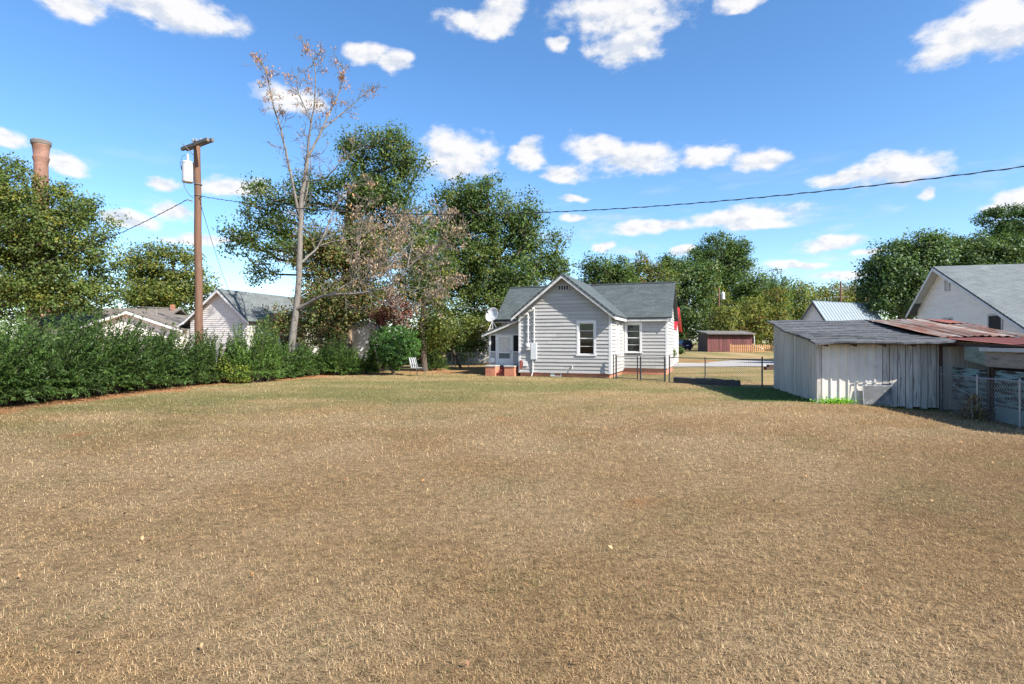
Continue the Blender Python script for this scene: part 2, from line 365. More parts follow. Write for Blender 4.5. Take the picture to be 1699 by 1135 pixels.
M['rust_edge'] = mat('red_sheet', (.40,.13,.085), (.28,.09,.06), 1.4, .6, .1, 20, (2.5,.5,1), rnd=.08, c3=(.45,.33,.28), s3=1.5, t3=(.62,.8))
M['teal'] = mat('teal_weathered_ply', (.30,.44,.43), (.16,.24,.23), 1.6, .9, .5, 30, (1.2,1.2,9), detail=8, c3=(.045,.038,.03), s3=1.3, t3=(.47,.55))
M['paleply'] = mat('grey_weathered_ply', (.36,.31,.26), (.23,.20,.17), 1.5, .9, .5, 30, (1.2,1.2,10), c3=(.06,.05,.045), s3=1.4, t3=(.54,.66))
M['greenply'] = mat('greenish_ply', (.24,.29,.23), (.15,.19,.15), 1.5, .9, .4, 30, (1.2,1.2,8), c3=(.05,.05,.04), s3=1.5, t3=(.56,.68))
M['palepanel'] = mat('pale_teal_panel', (.33,.42,.40), (.25,.33,.32), 2, .8, .2, 20)
M['brownwood'] = mat('dark_wood', (.085,.05,.035), (.05,.032,.025), 3, .9, .4, 20, (5,5,.5), rnd=.15)
M['barnwood'] = mat('red_barn_board', (.17,.055,.05), (.10,.045,.045), 3, .9, .4, 20, (6,6,.4), rnd=.3, c3=(.26,.20,.19), s3=2.5, t3=(.58,.74))
M['newwood'] = mat('new_fence_wood', (.46,.25,.11), (.38,.20,.085), 4, .8, .2, 20, (5,5,.5), rnd=.12)
M['timber'] = mat('black_timber', (.045,.042,.04), (.085,.08,.075), 4, .9, .6, 20, (.6,4,4), c3=(.22,.30,.36), s3=.9, t3=(.66,.72))
M['metalroof'] = mat('seam_metal', (.36,.42,.46), (.31,.37,.41), 1.5, .35, 0, metal=.5)
M['redroof'] = mat('red_metal', (.52,.03,.035), (.46,.025,.03), 2, .4, 0)
M['gravel'] = mat('gravel', (.40,.385,.37), (.27,.26,.25), 22, .95, .5, 60, c3=(.40,.29,.20), s3=.5, t3=(.52,.72))
M['carpaint'] = mat('navy_paint', (.015,.025,.06), (.02,.03,.07), 2, .25)
M['tyre'] = mat('tyre_rubber', (.02,.02,.02), (.03,.03,.03), 5, .9)
M['taillamp'] = mat('tail_lamp_red', (.30,.02,.02), (.25,.015,.015), 5, .3)
M['plate'] = mat('plate_white', (.7,.7,.7), (.65,.65,.65), 5, .5)
M['bark'] = mat('bark', (.11,.085,.065), (.065,.05,.04), 3, .95, .7, 14, (4,4,.8))
M['deadbark'] = mat('pale_dead_bark', (.205,.183,.160), (.115,.102,.09), 4.5, .9, .6, 14, (4,4,.9), c3=(.13,.11,.095), s3=1.2, t3=(.60,.75))
M['palebark'] = mat('pale_bark', (.26,.18,.12), (.17,.12,.085), 3, .9, .5, 14, (4,4,.9))
M['leaf'] = leafmat('leaves')
M['gloss'] = leafmat('glossy_leaves', .34, .035, .5)
M['dry'] = leafmat('dry_leaves', .25, .03, .6)
M['grassm'] = leafmat('grass_blades', .20, .04, .5)
M['chairmetal'] = mat('chair_frame', (.12,.115,.11), (.07,.07,.065), 5, .5, 0, metal=.4)
def stripemat():
    m, nt, N, L = newmat('striped_cushion')
    b = N.new('ShaderNodeBsdfPrincipled'); b.inputs['Roughness'].default_value = .95; o = N.new('ShaderNodeOutputMaterial'); L.new(b.outputs[0], o.inputs[0])
    tc = N.new('ShaderNodeTexCoord'); w = N.new('ShaderNodeTexWave'); w.bands_direction = 'X'; w.inputs['Scale'].default_value = 2.1; w.inputs['Distortion'].default_value = .2
    L.new(tc.outputs['Object'], w.inputs['Vector']); r = N.new('ShaderNodeMapRange'); r.inputs[1].default_value = .4; r.inputs[2].default_value = .6; L.new(w.outputs['Fac'], r.inputs[0])
    x = N.new('ShaderNodeMix'); x.data_type = 'RGBA'; x.inputs[6].default_value = (.03,.035,.04,1); x.inputs[7].default_value = (.30,.31,.31,1); L.new(r.outputs[0], x.inputs[0]); L.new(x.outputs[2], b.inputs['Base Color']); return m
M['stripe'] = stripemat()

# ------------------------------------------------------------------ ground
LOT = R(12.0)
ux, uy = math.cos(LOT), -math.sin(LOT)      # along the front of the lot's buildings
vx, vy = math.sin(LOT), math.cos(LOT)       # away from the camera

TAN = np.array((.395,.262,.130)); PALE = np.array((.460,.328,.182)); BROWN = np.array((.310,.195,.095))
GREEN = np.array((.185,.178,.066)); LUSH = np.array((.055,.150,.025)); CLAY = np.array((.46,.215,.095)); STRAW = np.array((.36,.20,.095))
def hedge_x(y): return np.interp(y, (8, 15.4, 19.5, 24.0, 26.0, 27.2, 29.0, 31.0, 36.0), (-14.9, -13.85, -13.5, -13.2, -12.7, -11.6, -11.0, -10.6, -10.4))   # foot of the hedge
def ground_cols(x, y):
    n1 = fbm(x*.16, y*.16, 11); n2 = fbm(x*.7, y*.7, 31); n3 = fbm(x*2.7, y*2.7, 51, 3)
    t = np.clip((n2-.5)*2.4+.5, 0, 1)[:, None]
    c = PALE*(1-t)+TAN*t
    br = np.clip((n1-.42)*4, 0, 1)*np.clip((x+4)/10, 0, 1)*.75
    br = (br*np.clip(1.3-y/30, 0, 1))[:, None]
    c = c*(1-br)+BROWN*br
    # greener towards the hedge and the house, by patches
    g = smooth((y-7-(.33*(x+10)).clip(-8, 8))/10)*smooth((18-x)/16)
    g = np.maximum(g, smooth((y-19)/8)*.85)
    g = g*np.clip((fbm(x*.28, y*.5, 77)-.16)*1.9, 0, 1)
    g = g+np.clip((fbm(x*.9, y*.9, 97)-.64)*4, 0, .2)
    g = np.clip(g, 0, .92)[:, None]
    c = c*(1-g)+GREEN*g
    # green grass beside the shed, its dark tone painted where the shed's shadow falls
    sx = (x-9.4)*ux+(y-17.5)*uy; sy = (x-9.4)*vx+(y-17.5)*vy
    lu = smooth((sx+3.2)/1.6)*smooth((.6-sx)/.4)*smooth((sy+.3)/.6)*smooth((6.5-sy)/1.0)
    lu = np.maximum(lu, smooth((sx-.6)/1.5)*smooth((5.5-sx)/1)*smooth((sy+1.0)/.6)*smooth((.4-sy)/.3)*.8)[:, None]
    c = c*(1-lu*.85)+LUSH*lu*.85
    # straw and red soil in front of the hedge
    dh = x-hedge_x(y)
    st = smooth((1.1-dh+(n2-.5)*1.6)/.9)*smooth((y-9)/3)*smooth((38-y)/4)
    ex = smooth((y-33.0)/2)*smooth((46-y)/3)*smooth((.5-x)/2)*np.clip((n2-.35)*4, 0, 1)
    st = np.maximum(st, ex)[:, None]
    c = c*(1-st)+(STRAW*(1-t*.5)+CLAY*t*.5)*st
    # bare red clay spots
    cl = np.zeros_like(x)
    for (cx, cy, r) in ((1.52, 6.65, .15), (-3.05, 5.45, .10), (-8.7, 11.3, .18), (-.18, 13.7, .14), (16.3, 57, 2.0), (18.5, 55, 1.6)):
        d = np.hypot((x-cx), (y-cy)*.8)/r
        cl = np.maximum(cl, np.clip(1.35-d+(n3-.5)*2.6, 0, 1))
    cl = smooth((cl-.25)/.45)[:, None]*.9
    c = c*(1-cl)+CLAY*cl
    return c, cl[:, 0]
def groundmat():
    m, nt, N, L = newmat('lawn_ground')
    b = N.new('ShaderNodeBsdfPrincipled'); o = N.new('ShaderNodeOutputMaterial'); L.new(b.outputs[0], o.inputs[0]); b.inputs['Roughness'].default_value = .95; b.inputs['Specular IOR Level'].default_value = .1
    at = N.new('ShaderNodeAttribute'); at.attribute_name = 'Col'; tc = N.new('ShaderNodeTexCoord')
    nz = N.new('ShaderNodeTexNoise'); nz.inputs['Scale'].default_value = 9; nz.inputs['Detail'].default_value = 10; nz.inputs['Roughness'].default_value = .75; L.new(tc.outputs['Object'], nz.inputs['Vector'])
    mr = N.new('ShaderNodeMapRange'); mr.inputs[1].default_value = .33; mr.inputs[2].default_value = .67; mr.inputs[3].default_value = .42; mr.inputs[4].default_value = 1.3; L.new(nz.outputs[0], mr.inputs[0])
    n2 = N.new('ShaderNodeTexNoise'); n2.inputs['Scale'].default_value = 55; n2.inputs['Detail'].default_value = 5; n2.inputs['Roughness'].default_value = .7; L.new(tc.outputs['Object'], n2.inputs['Vector'])
    m2 = N.new('ShaderNodeMapRange'); m2.inputs[1].default_value = .36; m2.inputs[2].default_value = .62; m2.inputs[3].default_value = .45; m2.inputs[4].default_value = 1.25; L.new(n2.outputs[0], m2.inputs[0])
    mm = N.new('ShaderNodeMath'); mm.operation = 'MULTIPLY'; L.new(mr.outputs[0], mm.inputs[0]); L.new(m2.outputs[0], mm.inputs[1])
    h = N.new('ShaderNodeHueSaturation'); L.new(at.outputs[0], h.inputs['Color']); L.new(mm.outputs[0], h.inputs['Value']); L.new(h.outputs[0], b.inputs['Base Color'])
    bp = N.new('ShaderNodeBump'); bp.inputs['Distance'].default_value = .05; bp.inputs['Strength'].default_value = .8; L.new(nz.outputs[0], bp.inputs['Height']); L.new(bp.outputs[0], b.inputs['Normal'])
    return m
def make_ground():
    def axis(a, b, step, far):
        core = np.arange(a, b+1e-6, step); k = np.array([2, 5, 10, 20, 40, 80, 160, 350, 700, far])
        return np.concatenate((a-k[::-1], core, b+k))
    xs = axis(-30, 32, .26, 1800); ys = axis(-2, 60, .26, 1800)
    gx, gy = np.meshgrid(xs, ys); x = gx.ravel(); y = gy.ravel()
    V = np.stack((x, y, gz(x, y)-.006+.02*(fbm(x*.5, y*.5, 5)-.5)), 1)
    nx, ny = len(xs), len(ys)
    i = np.arange(nx-1)[None, :]+np.arange(ny-1)[:, None]*nx; i = i.ravel()
    Q = np.stack((i, i+1, i+nx+1, i+nx), 1)
    me = bpy.data.meshes.new('ground'); me.vertices.add(len(V)); me.vertices.foreach_set('co', V.astype(np.float32).ravel())
    me.loops.add(Q.size); me.loops.foreach_set('vertex_index', Q.astype(np.int32).ravel())
    me.polygons.add(len(Q)); me.polygons.foreach_set('loop_start', np.arange(0, Q.size, 4, dtype=np.int32)); me.update(calc_edges=True)
    me.polygons.foreach_set('use_smooth', np.ones(len(Q), bool))
    c, _ = ground_cols(x, y); cc = np.ones((len(V), 4), np.float32); cc[:, :3] = c*(.58+.46*smooth((y-9)/16))[:, None]  # darker soil near the camera, also standing in for shadow gaps between blades
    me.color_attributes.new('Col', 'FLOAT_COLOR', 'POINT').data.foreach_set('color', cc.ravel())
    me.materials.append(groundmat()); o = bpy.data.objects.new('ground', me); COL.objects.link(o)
    tag(o, 'dry tan lawn and the ground around the houses', 'ground', kind='structure')
make_ground()

def sheet(name, poly_fn, xs, mat_, label, cat, dz=.012):
    """a ribbon of ground between two edge curves y0(x), y1(x)"""
    m = MB(); K = 6
    for x in xs:
        a, b = poly_fn(x)
        for k in range(K+1):
            y = a+(b-a)*k/K; m.v.append((x, y, float(gz(x, y))+dz))
    for i in range(len(xs)-1):
        for k in range(K):
            q = i*(K+1)+k; m.f.append((q, q+K+1, q+K+2, q+1))
    o = m.build(name, mat_); tag(o, label, cat, kind='structure'); return o
def drive(x):
    a = 42.5-.10*(x-15)+.6*math.sin(x*.4)+.25*math.sin(x*1.9); b = 49.0+.9*math.sin(x*.5+1)-.02*(x-10)
    if x > 17: b += 7.5*math.exp(-((x-22)/4.5)**2)
    return a, b
sheet('gravel_driveway', drive, np.arange(6, 70, .5), M['gravel'], 'pale gravel driveway crossing behind the house and shed', 'driveway', .03)

# ------------------------------------------------------------------ wall, roof, window builders
def lap_wall(parent, mat_, o, u, n, z0, z1, span, course, openings=(), name='siding_board', depth=.05):
    """separate lapped boards; o origin, u along, n outward (local 2-D), span(z)->(u0,u1)"""
    o = Vector((o[0], o[1], 0)); u = Vector((u[0], u[1], 0)); n = Vector((n[0], n[1], 0))
    z = z0
    while z < z1-.02:
        zt = min(z+course, z1)
        a0, a1 = span(z); b0, b1 = span(zt)
        cuts = [(q[0], q[1]) for q in openings if q[2] < zt-.01 and q[3] > z+.01]
        segs = [(a0, a1, b0, b1)]
        for (c0, c1) in sorted(cuts):
            s = segs.pop()
            if c0 > s[0]+.02: segs.append((s[0], min(c0, s[1]), s[2], min(c0, s[3])))
            if c1 < s[1]-.02: segs.append((max(c1, s[0]), s[1], max(c1, s[2]), s[3]))
            else: break
        cutup = []
        for (p0, p1, q0, q1) in segs:
            if p1-p0 > 2.2 and random.random() < .75:
                c = random.uniform(max(p0, q0)+.5, min(p1, q1)-.5) if min(p1, q1)-max(p0, q0) > 1.4 else None
                if c: cutup += [(p0, c-.003, q0, c-.003), (c+.003, p1, c+.003, q1)]; continue
            cutup.append((p0, p1, q0, q1))
        for (p0, p1, q0, q1) in cutup:
            if p1-p0 < .03: continue
            q0 = min(q0, p1); q1 = max(q1, q0+.002)
            jit = random.uniform(-.008, .006); dz = random.uniform(-.010, .010)
            def pt(uu, d, zz): return o+u*uu+n*d+Vector((0, 0, zz))
            vs = [pt(p0, depth+jit, z+dz), pt(p1, depth+jit*.3, z-dz*.6), pt(q1, .008, zt+.004), pt(q0, .008, zt+.004),
                  pt(p0, -.02, z), pt(p1, -.02, z), pt(q1, -.02, zt+.004), pt(q0, -.02, zt+.004)]
            MB().add(vs, [(0,1,2,3),(5,4,7,6),(4,5,1,0),(3,2,6,7),(4,0,3,7),(1,5,6,2)]).build(name, mat_, parent)
        z = zt

def roof_slab(parent, poly, t, mat_, name='roof_slope', uvdir=None):
    """poly[0],poly[1] run along the ridge or eave"""
    o = MB().slab(poly, t).build(name, mat_, parent)
    me = o.data; uv = me.uv_layers.new(name='UVMap')
    p = [Vector(q) for q in poly]; e = Vector(uvdir) if uvdir else (p[1]-p[0]); e.normalize()
    n = (p[1]-p[0]).cross(p[2]-p[0]).normalized(); s = n.cross(e).normalized(); base = p[0].copy()
    for lp in me.loops:
        q = me.vertices[lp.vertex_index].co-base; uv.data[lp.index].uv = (q.dot(e), q.dot(s))
    return o

def frame_M(o, u, n):
    """matrix from window space (x along wall, y outward, z up) to the parent's space"""
    return Matrix(((u[0], n[0], 0, o[0]), (u[1], n[1], 0, o[1]), (0, 0, 1, o[2] if len(o) > 2 else 0), (0, 0, 0, 1)))
def window(parent, Mw, x0, x1, z0, z1, casing=.11, horn=2, blind=0.0, trim='white', label=None):
    w = MB().box((x0-casing, -.015, z1), (x1+casing, .055, z1+casing*1.15), Mw).box((x0-casing-.03, -.015, z0-.07), (x1+casing+.03, .085, z0), Mw) \
        .box((x0-casing, -.015, z0), (x0, .05, z1), Mw).box((x1, -.015, z0), (x1+casing, .05, z1), Mw).build('window', M[trim], parent)
    if label: w['label'] = label
    s = .045; zm = (z0+z1)/2
    for (a, b, d) in ((zm, z1, -.02), (z0, zm+.03, -.045)):
        f = MB()
        f.box((x0, d-.02, a), (x0+s, d+.015, b), Mw).box((x1-s, d-.02, a), (x1, d+.015, b), Mw).box((x0+s, d-.02, a), (x1-s, d+.015, a+s), Mw).box((x0+s, d-.02, b-s), (x1-s, d+.015, b), Mw)
        if horn >= 2: f.box((x0+s, d-.012, (a+b)/2-.012), (x1-s, d+.012, (a+b)/2+.012), Mw)
        f.build('sash', M[trim], w)
        MB().box((x0+s, d-.006, a+s), (x1-s, d-.001, b-s), Mw).build('pane', M['glass'], w)
    if blind: MB().box((x0+.02, -.13, z1-(z1-z0)*blind), (x1-.02, -.12, z1), Mw).build('blind', M['blind'], w)
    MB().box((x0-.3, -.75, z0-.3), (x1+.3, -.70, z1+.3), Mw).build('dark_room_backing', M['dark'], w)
    return w

# ------------------------------------------------------------------ the grey cottage
TH = R(20)
HX, HY = 5.04, 29.1
def cottage():
    h = empty('cottage', (HX, HY, 0), -TH, 'weathered white lap-sided cottage with grey shingle cross-gable roof and lean-to porch', 'house')
    W = 4.93; XC = -W/2-.05; T = 3.9; XR = 2.48; YR = 6.3; ZR = 5.45; ZE = 3.22; EO = .34; FO = .46
    XL = -7.5; YB = 8.7
    # foundation
    MB().box((-W+.04, .05, -.15), (-.05, T+.5, .22)).box((-W+.04, T+.04, -.15), (XR-.05, YB-.04, .36)).build('brick_foundation', M['brick'], h)
    v = MB()
    for (x0, x1, z0, z1) in ((-3.2,-2.6,.03,.06),(-3.2,-2.6,.20,.23),(-3.2,-3.16,.06,.20),(-2.64,-2.6,.06,.20),(-3.16,-2.95,.06,.20)): v.box((x0, .0, z0), (x1, .047, z1))
    v.build('foundation_vent', M['white'], h)
    slope = (ZR-ZE)/(W/2+EO)
    def gspan(z):
        zz = max(0, z-(ZE+EO*slope-.12)); return (-W+zz/slope, -zz/slope)
    win_f = (-1.25-.40, -1.25+.40, 1.2, 2.84)
    lap_wall(h, M['siding'], (0, 0), (1, 0), (0, -1), .22, ZR-.16, gspan, .192, [(win_f[0]-.02, win_f[1]+.02, win_f[2], win_f[3])])
    window(h, frame_M((0, 0), (1, 0), (0, -1)), *win_f, label='tall double-hung window with dark panes beneath the gable')
    # right side of the front wing
    lap_wall(h, M['siding'], (0, 0), (0, 1), (1, 0), .22, ZE+.1, lambda z: (0, T), .192, [(1.48, 2.32, 1.25, 2.84)])
    window(h, frame_M((0, 0), (0, 1), (1, 0)), 1.5, 2.3, 1.25, 2.84)
    # right wing front and side
    wr = (.61-.38, .61+.38, 1.28, 2.86)
    lap_wall(h, M['siding'], (0, T), (1, 0), (0, -1), .36, ZE+.1, lambda z: (0, XR), .192, [(wr[0]-.02, wr[1]+.02, wr[2], wr[3])])
    window(h, frame_M((0, T), (1, 0), (0, -1)), *wr, blind=.95, label='double-hung window with pale blind on the side wing')
    def mspan(z):
        s2 = (ZR-ZE)/(YR-T+EO); zz = max(0, z-(ZE+EO*s2-.12)); return (T+zz/s2, YB-zz/s2)
    lap_wall(h, M['siding'], (XR, 0), (0, 1), (1, 0), .36, ZR-.16, mspan, .192)
    # hidden sides
    MB().box((-W, .03, .22), (-W+.06, T, ZE+.2)).box((XL, T, .36), (-W, T+.06, ZE+.2)).box((XL, T+.06, .36), (XL+.06, YB-.06, ZE+.2)).box((XL, YB-.06, .36), (XR-.03, YB, ZE+.2)).build('rear_wall', M['siding'], h)
    MB().prism([(T, ZE+.2), (YB, ZE+.2), ((T+YB)/2, ZR-.15)], XL, XL+.06, 'x').build('rear_gable', M['siding'], h)
    # corner boards
    for (x, y, z0, d) in ((0, 0, .2, 1), (-W, 0, .2, -1), (XR, T, .34, 1)):
        MB().box((x-.09 if d > 0 else x-.04, y-.045, z0), (x+.045 if d > 0 else x+.09, y+.09, ZE+.12)).build('corner_board', M['white'], h)
    MB().box((.0, T-.085, .30), (.085, T-.0, ZE+.1)).build('corner_board', M['white'], h)
    # roofs
    xe, xw = EO, -W-EO
    XC = (xe+xw)/2
    roof = roof_slab(h, [(XC,-FO,ZR), (XC,YR,ZR), (xe,T-.33,ZE), (xe,-FO,ZE)], .09, M['roof'], 'roof')
    roof_slab(roof, [(XC,-FO,ZR), (XC,YR,ZR), (xw,T-.33,ZE), (xw,-FO,ZE)], .09, M['roof'])
    ye, yb2 = T-EO, 2*YR-T+EO
    roof_slab(roof, [(XL-.3,YR,ZR), (XR+.28,YR,ZR), (XR+.28,ye,ZE+.02), (XL-.3,ye,ZE+.02)], .09, M['roof'])
    roof_slab(roof, [(XL-.3,YR,ZR), (XR+.28,YR,ZR), (XR+.28,yb2,ZE+.02), (XL-.3,yb2,ZE+.02)], .09, M['roof'])
    MB().prism([(-.10,-.045),(0,.03),(.10,-.045),(0,0)], XL-.3, XR+.28, 'x').build('ridge_cap', M['roof'], roof).location = (0, YR, ZR+.005)
    # rake boards under the shingles, eave fascia
    for s in (1, -1):
        e = xe if s > 0 else xw
        MB().add([(XC,-FO+.02,ZR-.10),(e,-FO+.02,ZE-.10),(e,-FO+.02,ZE-.25),(XC,-FO+.02,ZR-.27),(XC,-FO+.06,ZR-.10),(e,-FO+.06,ZE-.10),(e,-FO+.06,ZE-.25),(XC,-FO+.06,ZR-.27)],
                 [(0,1,2,3),(7,6,5,4),(0,4,5,1),(1,5,6,2),(2,6,7,3),(3,7,4,0)]).build('rake_board', M['trim_aged'], h)
    MB().box((xe-.10, -FO+.07, ZE-.22), (xe-.06, T-.36, ZE-.085)).build('eave_fascia', M['trim_aged'], h)
    MB().box((xe-.05, ye+.06, ZE-.20), (XR+.25, ye+.10, ZE-.075)).build('eave_fascia', M['trim_aged'], h)
    MB().box((XL-.28, ye+.06, ZE-.20), (xw+.05, ye+.10, ZE-.075)).build('eave_fascia', M['fascia_dark'], h)
    sl2 = (ZR-ZE)/(YR-ye)
    MB().add([(XR+.22,ye+.02,ZE-.10),(XR+.22,YR,ZR-.12),(XR+.22,YR,ZR-.27),(XR+.22,ye+.02,ZE-.22),(XR+.26,ye+.02,ZE-.10),(XR+.26,YR,ZR-.12),(XR+.26,YR,ZR-.27),(XR+.26,ye+.02,ZE-.22)],
             [(0,1,2,3),(7,6,5,4),(0,4,5,1),(1,5,6,2),(2,6,7,3),(3,7,4,0)]).build('rake_board', M['white'], h)
    # gable vent with four slots
    gv = MB().box((XC-.29,-.095,4.54), (XC+.29,-.008,4.59)).box((XC-.29,-.095,4.81), (XC+.29,-.008,4.86))
    for k in range(5): gv.box((XC-.29+k*.135,-.095,4.59), (XC-.25+k*.135,-.008,4.81))
    g = gv.build('gable_vent', M['siding'], h)
    MB().box((XC-.25,-.070,4.59), (XC+.25,-.062,4.81)).build('vent_screen', M['dark'], g)
    # electric service: two conduits, meter, panel, outlet boxes
    for (x, z0, z1) in ((-W+.52, 1.75, 3.28), (-W+.86, 1.8, 3.55)):
        c = MB().tube([(x,-.10,z0),(x,-.10,z1)], .035, 8).tube([(x,-.10,z1),(x-.02,-.16,z1+.10),(x-.05,-.24,z1+.06)], [.05,.055,.035], 8)
        for k in range(4): c.box((x-.055,-.145,z0+.15+k*.42), (x+.055,-.03,z0+.19+k*.42))
        c.build('conduit', M['white'], h)
    mt = MB().box((-W+.40,-.14,1.42), (-W+.66,-.03,1.80)).build('electric_meter', M['box_grey'], h, bevel=.01)
    MB().lathe([(.085,0),(.085,.07),(.06,.10),(.0,.10)], 16, (0,0,0), Matrix.Translation((-W+.53,-.14,1.64)) @ Matrix.Rotation(R(90),4,'X')).build('meter_dial', M['box_grey'], mt, smooth=True)
    MB().box((-W+.68,-.15,.92), (-W+1.0,-.03,1.80)).build('breaker_box', M['box_grey'], h, bevel=.008)
    MB().tube([(-W+.78,-.08,.92),(-W+.78,-.08,.30),(-W+.72,-.10,.02)], .03, 8).build('conduit', M['white'], h)
    MB().box((-W+.22,-.09,.55), (-W+.48,-.03,.80)).build('outlet_box', M['white'], h, bevel=.008)
    MB().tube([(-1.98,-.03,.55),(-1.98,-.11,.55),(-1.98,-.13,.50),(-1.98,-.13,.44)], .018, 8).lathe([(.045,0),(.045,.015),(0,.015)], 12, (-1.98,-.06,.58)).build('garden_tap', M['white'], h)
    MB().box((-W+.05,-.13,.42), (-W+.17,-.05,.86)).build('hose_box', M['steps'], h)
    # ---------------- lean-to porch
    YP = .90; PX0 = -7.06; PX1 = -W-.02; ZP1 = 3.26; ZP0 = 2.32; YPB = 4.6
    ps = (ZP1-ZP0)/(PX1-(PX0-.35))
    def pz(x): return ZP0+(x-(PX0-.35))*ps
    pr = roof_slab(h, [(PX1,YP-.32,ZP1), (PX1,YPB,ZP1), (PX0-.35,YPB,ZP0), (PX0-.35,YP-.32,ZP0)], .07, M['roof'], 'porch_roof')
    MB().add([(PX0-.35,YP-.30,ZP0-.07),(PX1,YP-.30,ZP1-.07),(PX1,YP-.30,ZP1-.20),(PX0-.35,YP-.30,ZP0-.20),(PX0-.35,YP-.26,ZP0-.07),(PX1,YP-.26,ZP1-.07),(PX1,YP-.26,ZP1-.20),(PX0-.35,YP-.26,ZP0-.20)],
             [(0,1,2,3),(7,6,5,4),(0,4,5,1),(1,5,6,2),(2,6,7,3),(3,7,4,0)]).build('rake_board', M['trim_aged'], pr)
    MB().box((PX0+.03, YP+.05, -.1), (PX1, YPB, .44)).build('porch_base', M['brick'], h)
    MB().box((PX0+.02, YP+.04, .44), (PX1, YPB, .52)).build('porch_floor', M['brownwood'], h)
    DX0, DX1 = PX0+.50, PX0+1.36     # door opening
    zs, zt = 1.28, 2.22
    lap_wall(h, M['siding'], (PX0, YP), (1, 0), (0, -1), .44, zs, lambda z: (0, DX0-PX0-.08), .192)
    lap_wall(h, M['siding'], (DX1+.06, YP), (1, 0), (0, -1), .44, zs, lambda z: (0, PX1-DX1-.06), .192)
    lap_wall(h, M['siding'], (PX0, YP), (1, 0), (0, -1), zt+.08, ZP1-.12, lambda z: (max(0, (z-ZP0+.02)/ps-.30), PX1-PX0), .192)
    lap_wall(h, M['siding'], (PX0, YPB), (0, -1), (-1, 0), .44, zs, lambda z: (0, YPB-YP), .192)
    for x in (PX0, DX0-.10, DX1, PX1-.12): MB().box((x, YP-.05, .44), (x+.10, YP+.05, min(zt+.08, pz(x)-.1))).build('porch_post', M['white'], h)
    MB().box((PX0-.04, YP-.055, zs), (DX0-.10, YP+.06, zs+.05)).box((DX1+.10, YP-.055, zs), (PX1-.12, YP+.06, zs+.05)).build('sill', M['white'], h)
    MB().box((PX0, YP-.052, zt), (PX1, YP+.05, zt+.08)).build('head_beam', M['trim_aged'], h)
    MB().box((PX0+.10, YP-.005, zs+.05), (DX0-.10, YP, zt)).build('porch_screen', M['screen'], h)
    MB().box((DX1+.10, YP-.005, zs+.05), (PX1-.12, YP, zt)).build('porch_screen', M['screen'], h)
    MB().box((PX0+.0, YP+.06, zs), (PX0+.005, YPB, pz(PX0)-.1)).build('porch_screen', M['screen'], h)
    MB().box((PX0+.2, YPB-.12, .52), (PX1, YPB-.08, 2.3)).build('porch_back_wall', M['siding'], h)
    d = MB().box((DX0, YP-.03, .50), (DX0+.09, YP+.02, zt)).box((DX1-.09, YP-.03, .50), (DX1, YP+.02, zt)).box((DX0+.09, YP-.03, zt-.09), (DX1-.09, YP+.02, zt)) \
        .box((DX0+.09, YP-.03, .50), (DX1-.09, YP+.02, .92)).box((DX0+.09, YP-.03, 1.22), (DX1-.09, YP+.02, 1.30)).build('screen_door', M['white'], h)
    d['label'] = 'white screen door with pale curtain behind its upper half'
    MB().box((DX0+.09, YP-.01, .92), (DX1-.09, YP-.006, 1.22)).build('door_screen', M['gscreen'], d)
    cu = MB(); n = 28
    for k in range(n+1):
        x = DX0+.09+(DX1-DX0-.18)*k/n; y = YP+.0+.018*math.sin(k*1.7)+.006*math.sin(k*.6)
        cu.v += [(x, y, 1.30), (x, y, zt-.09)]
    for k in range(n): cu.f.append((2*k, 2*k+2, 2*k+3, 2*k+1))
    cu.build('curtain', M['curtain'], d)
    MB().tube([(DX1-.05,YP-.04,1.22),(DX1-.05,YP-.07,1.24),(DX1-.05,YP-.07,1.34),(DX1-.05,YP-.04,1.36)], .012, 6).build('handle', M['oldsteel'], d)
    MB().lathe([(.16,0),(.16,.05),(.07,.06),(.07,.10),(.15,.10),(.15,.13),(0,.13)], 18, (0,0,0), Matrix.Translation((PX0+.25,YP-.06,.82)) @ Matrix.Rotation(R(90),4,'X')).build('hose_reel', M['white'], h, smooth=False)
    # steps: two brick piers with concrete caps and three red treads
    SX = -5.98
    sp = MB().box((SX-.262, YP-1.0, -.12), (SX+.262, YP-.68, .16)).box((SX-.262, YP-.68, -.12), (SX+.262, YP-.35, .31)).box((SX-.262, YP-.35, -.12), (SX+.262, YP-.06, .44)).build('porch_steps', M['steps'], h)
    for s in (-1, 1):
        x0 = SX+s*.555; pr_ = MB().box((x0-.29, YP-1.15, -.15), (x0+.29, YP-.07, .50)).build('step_pier', M['brick'], sp)
        MB().box((x0-.32, YP-1.19, .50), (x0+.32, YP-.03, .57)).build('pier_cap', M['concrete'], pr_, bevel=.01)
    return h, (PX0, YP, pz)
HOUSE, PORCH = cottage()
def hw(x, y, z):      # cottage space -> world
    return (HX+x*math.cos(TH)+y*math.sin(TH), HY-x*math.sin(TH)+y*math.cos(TH), z)

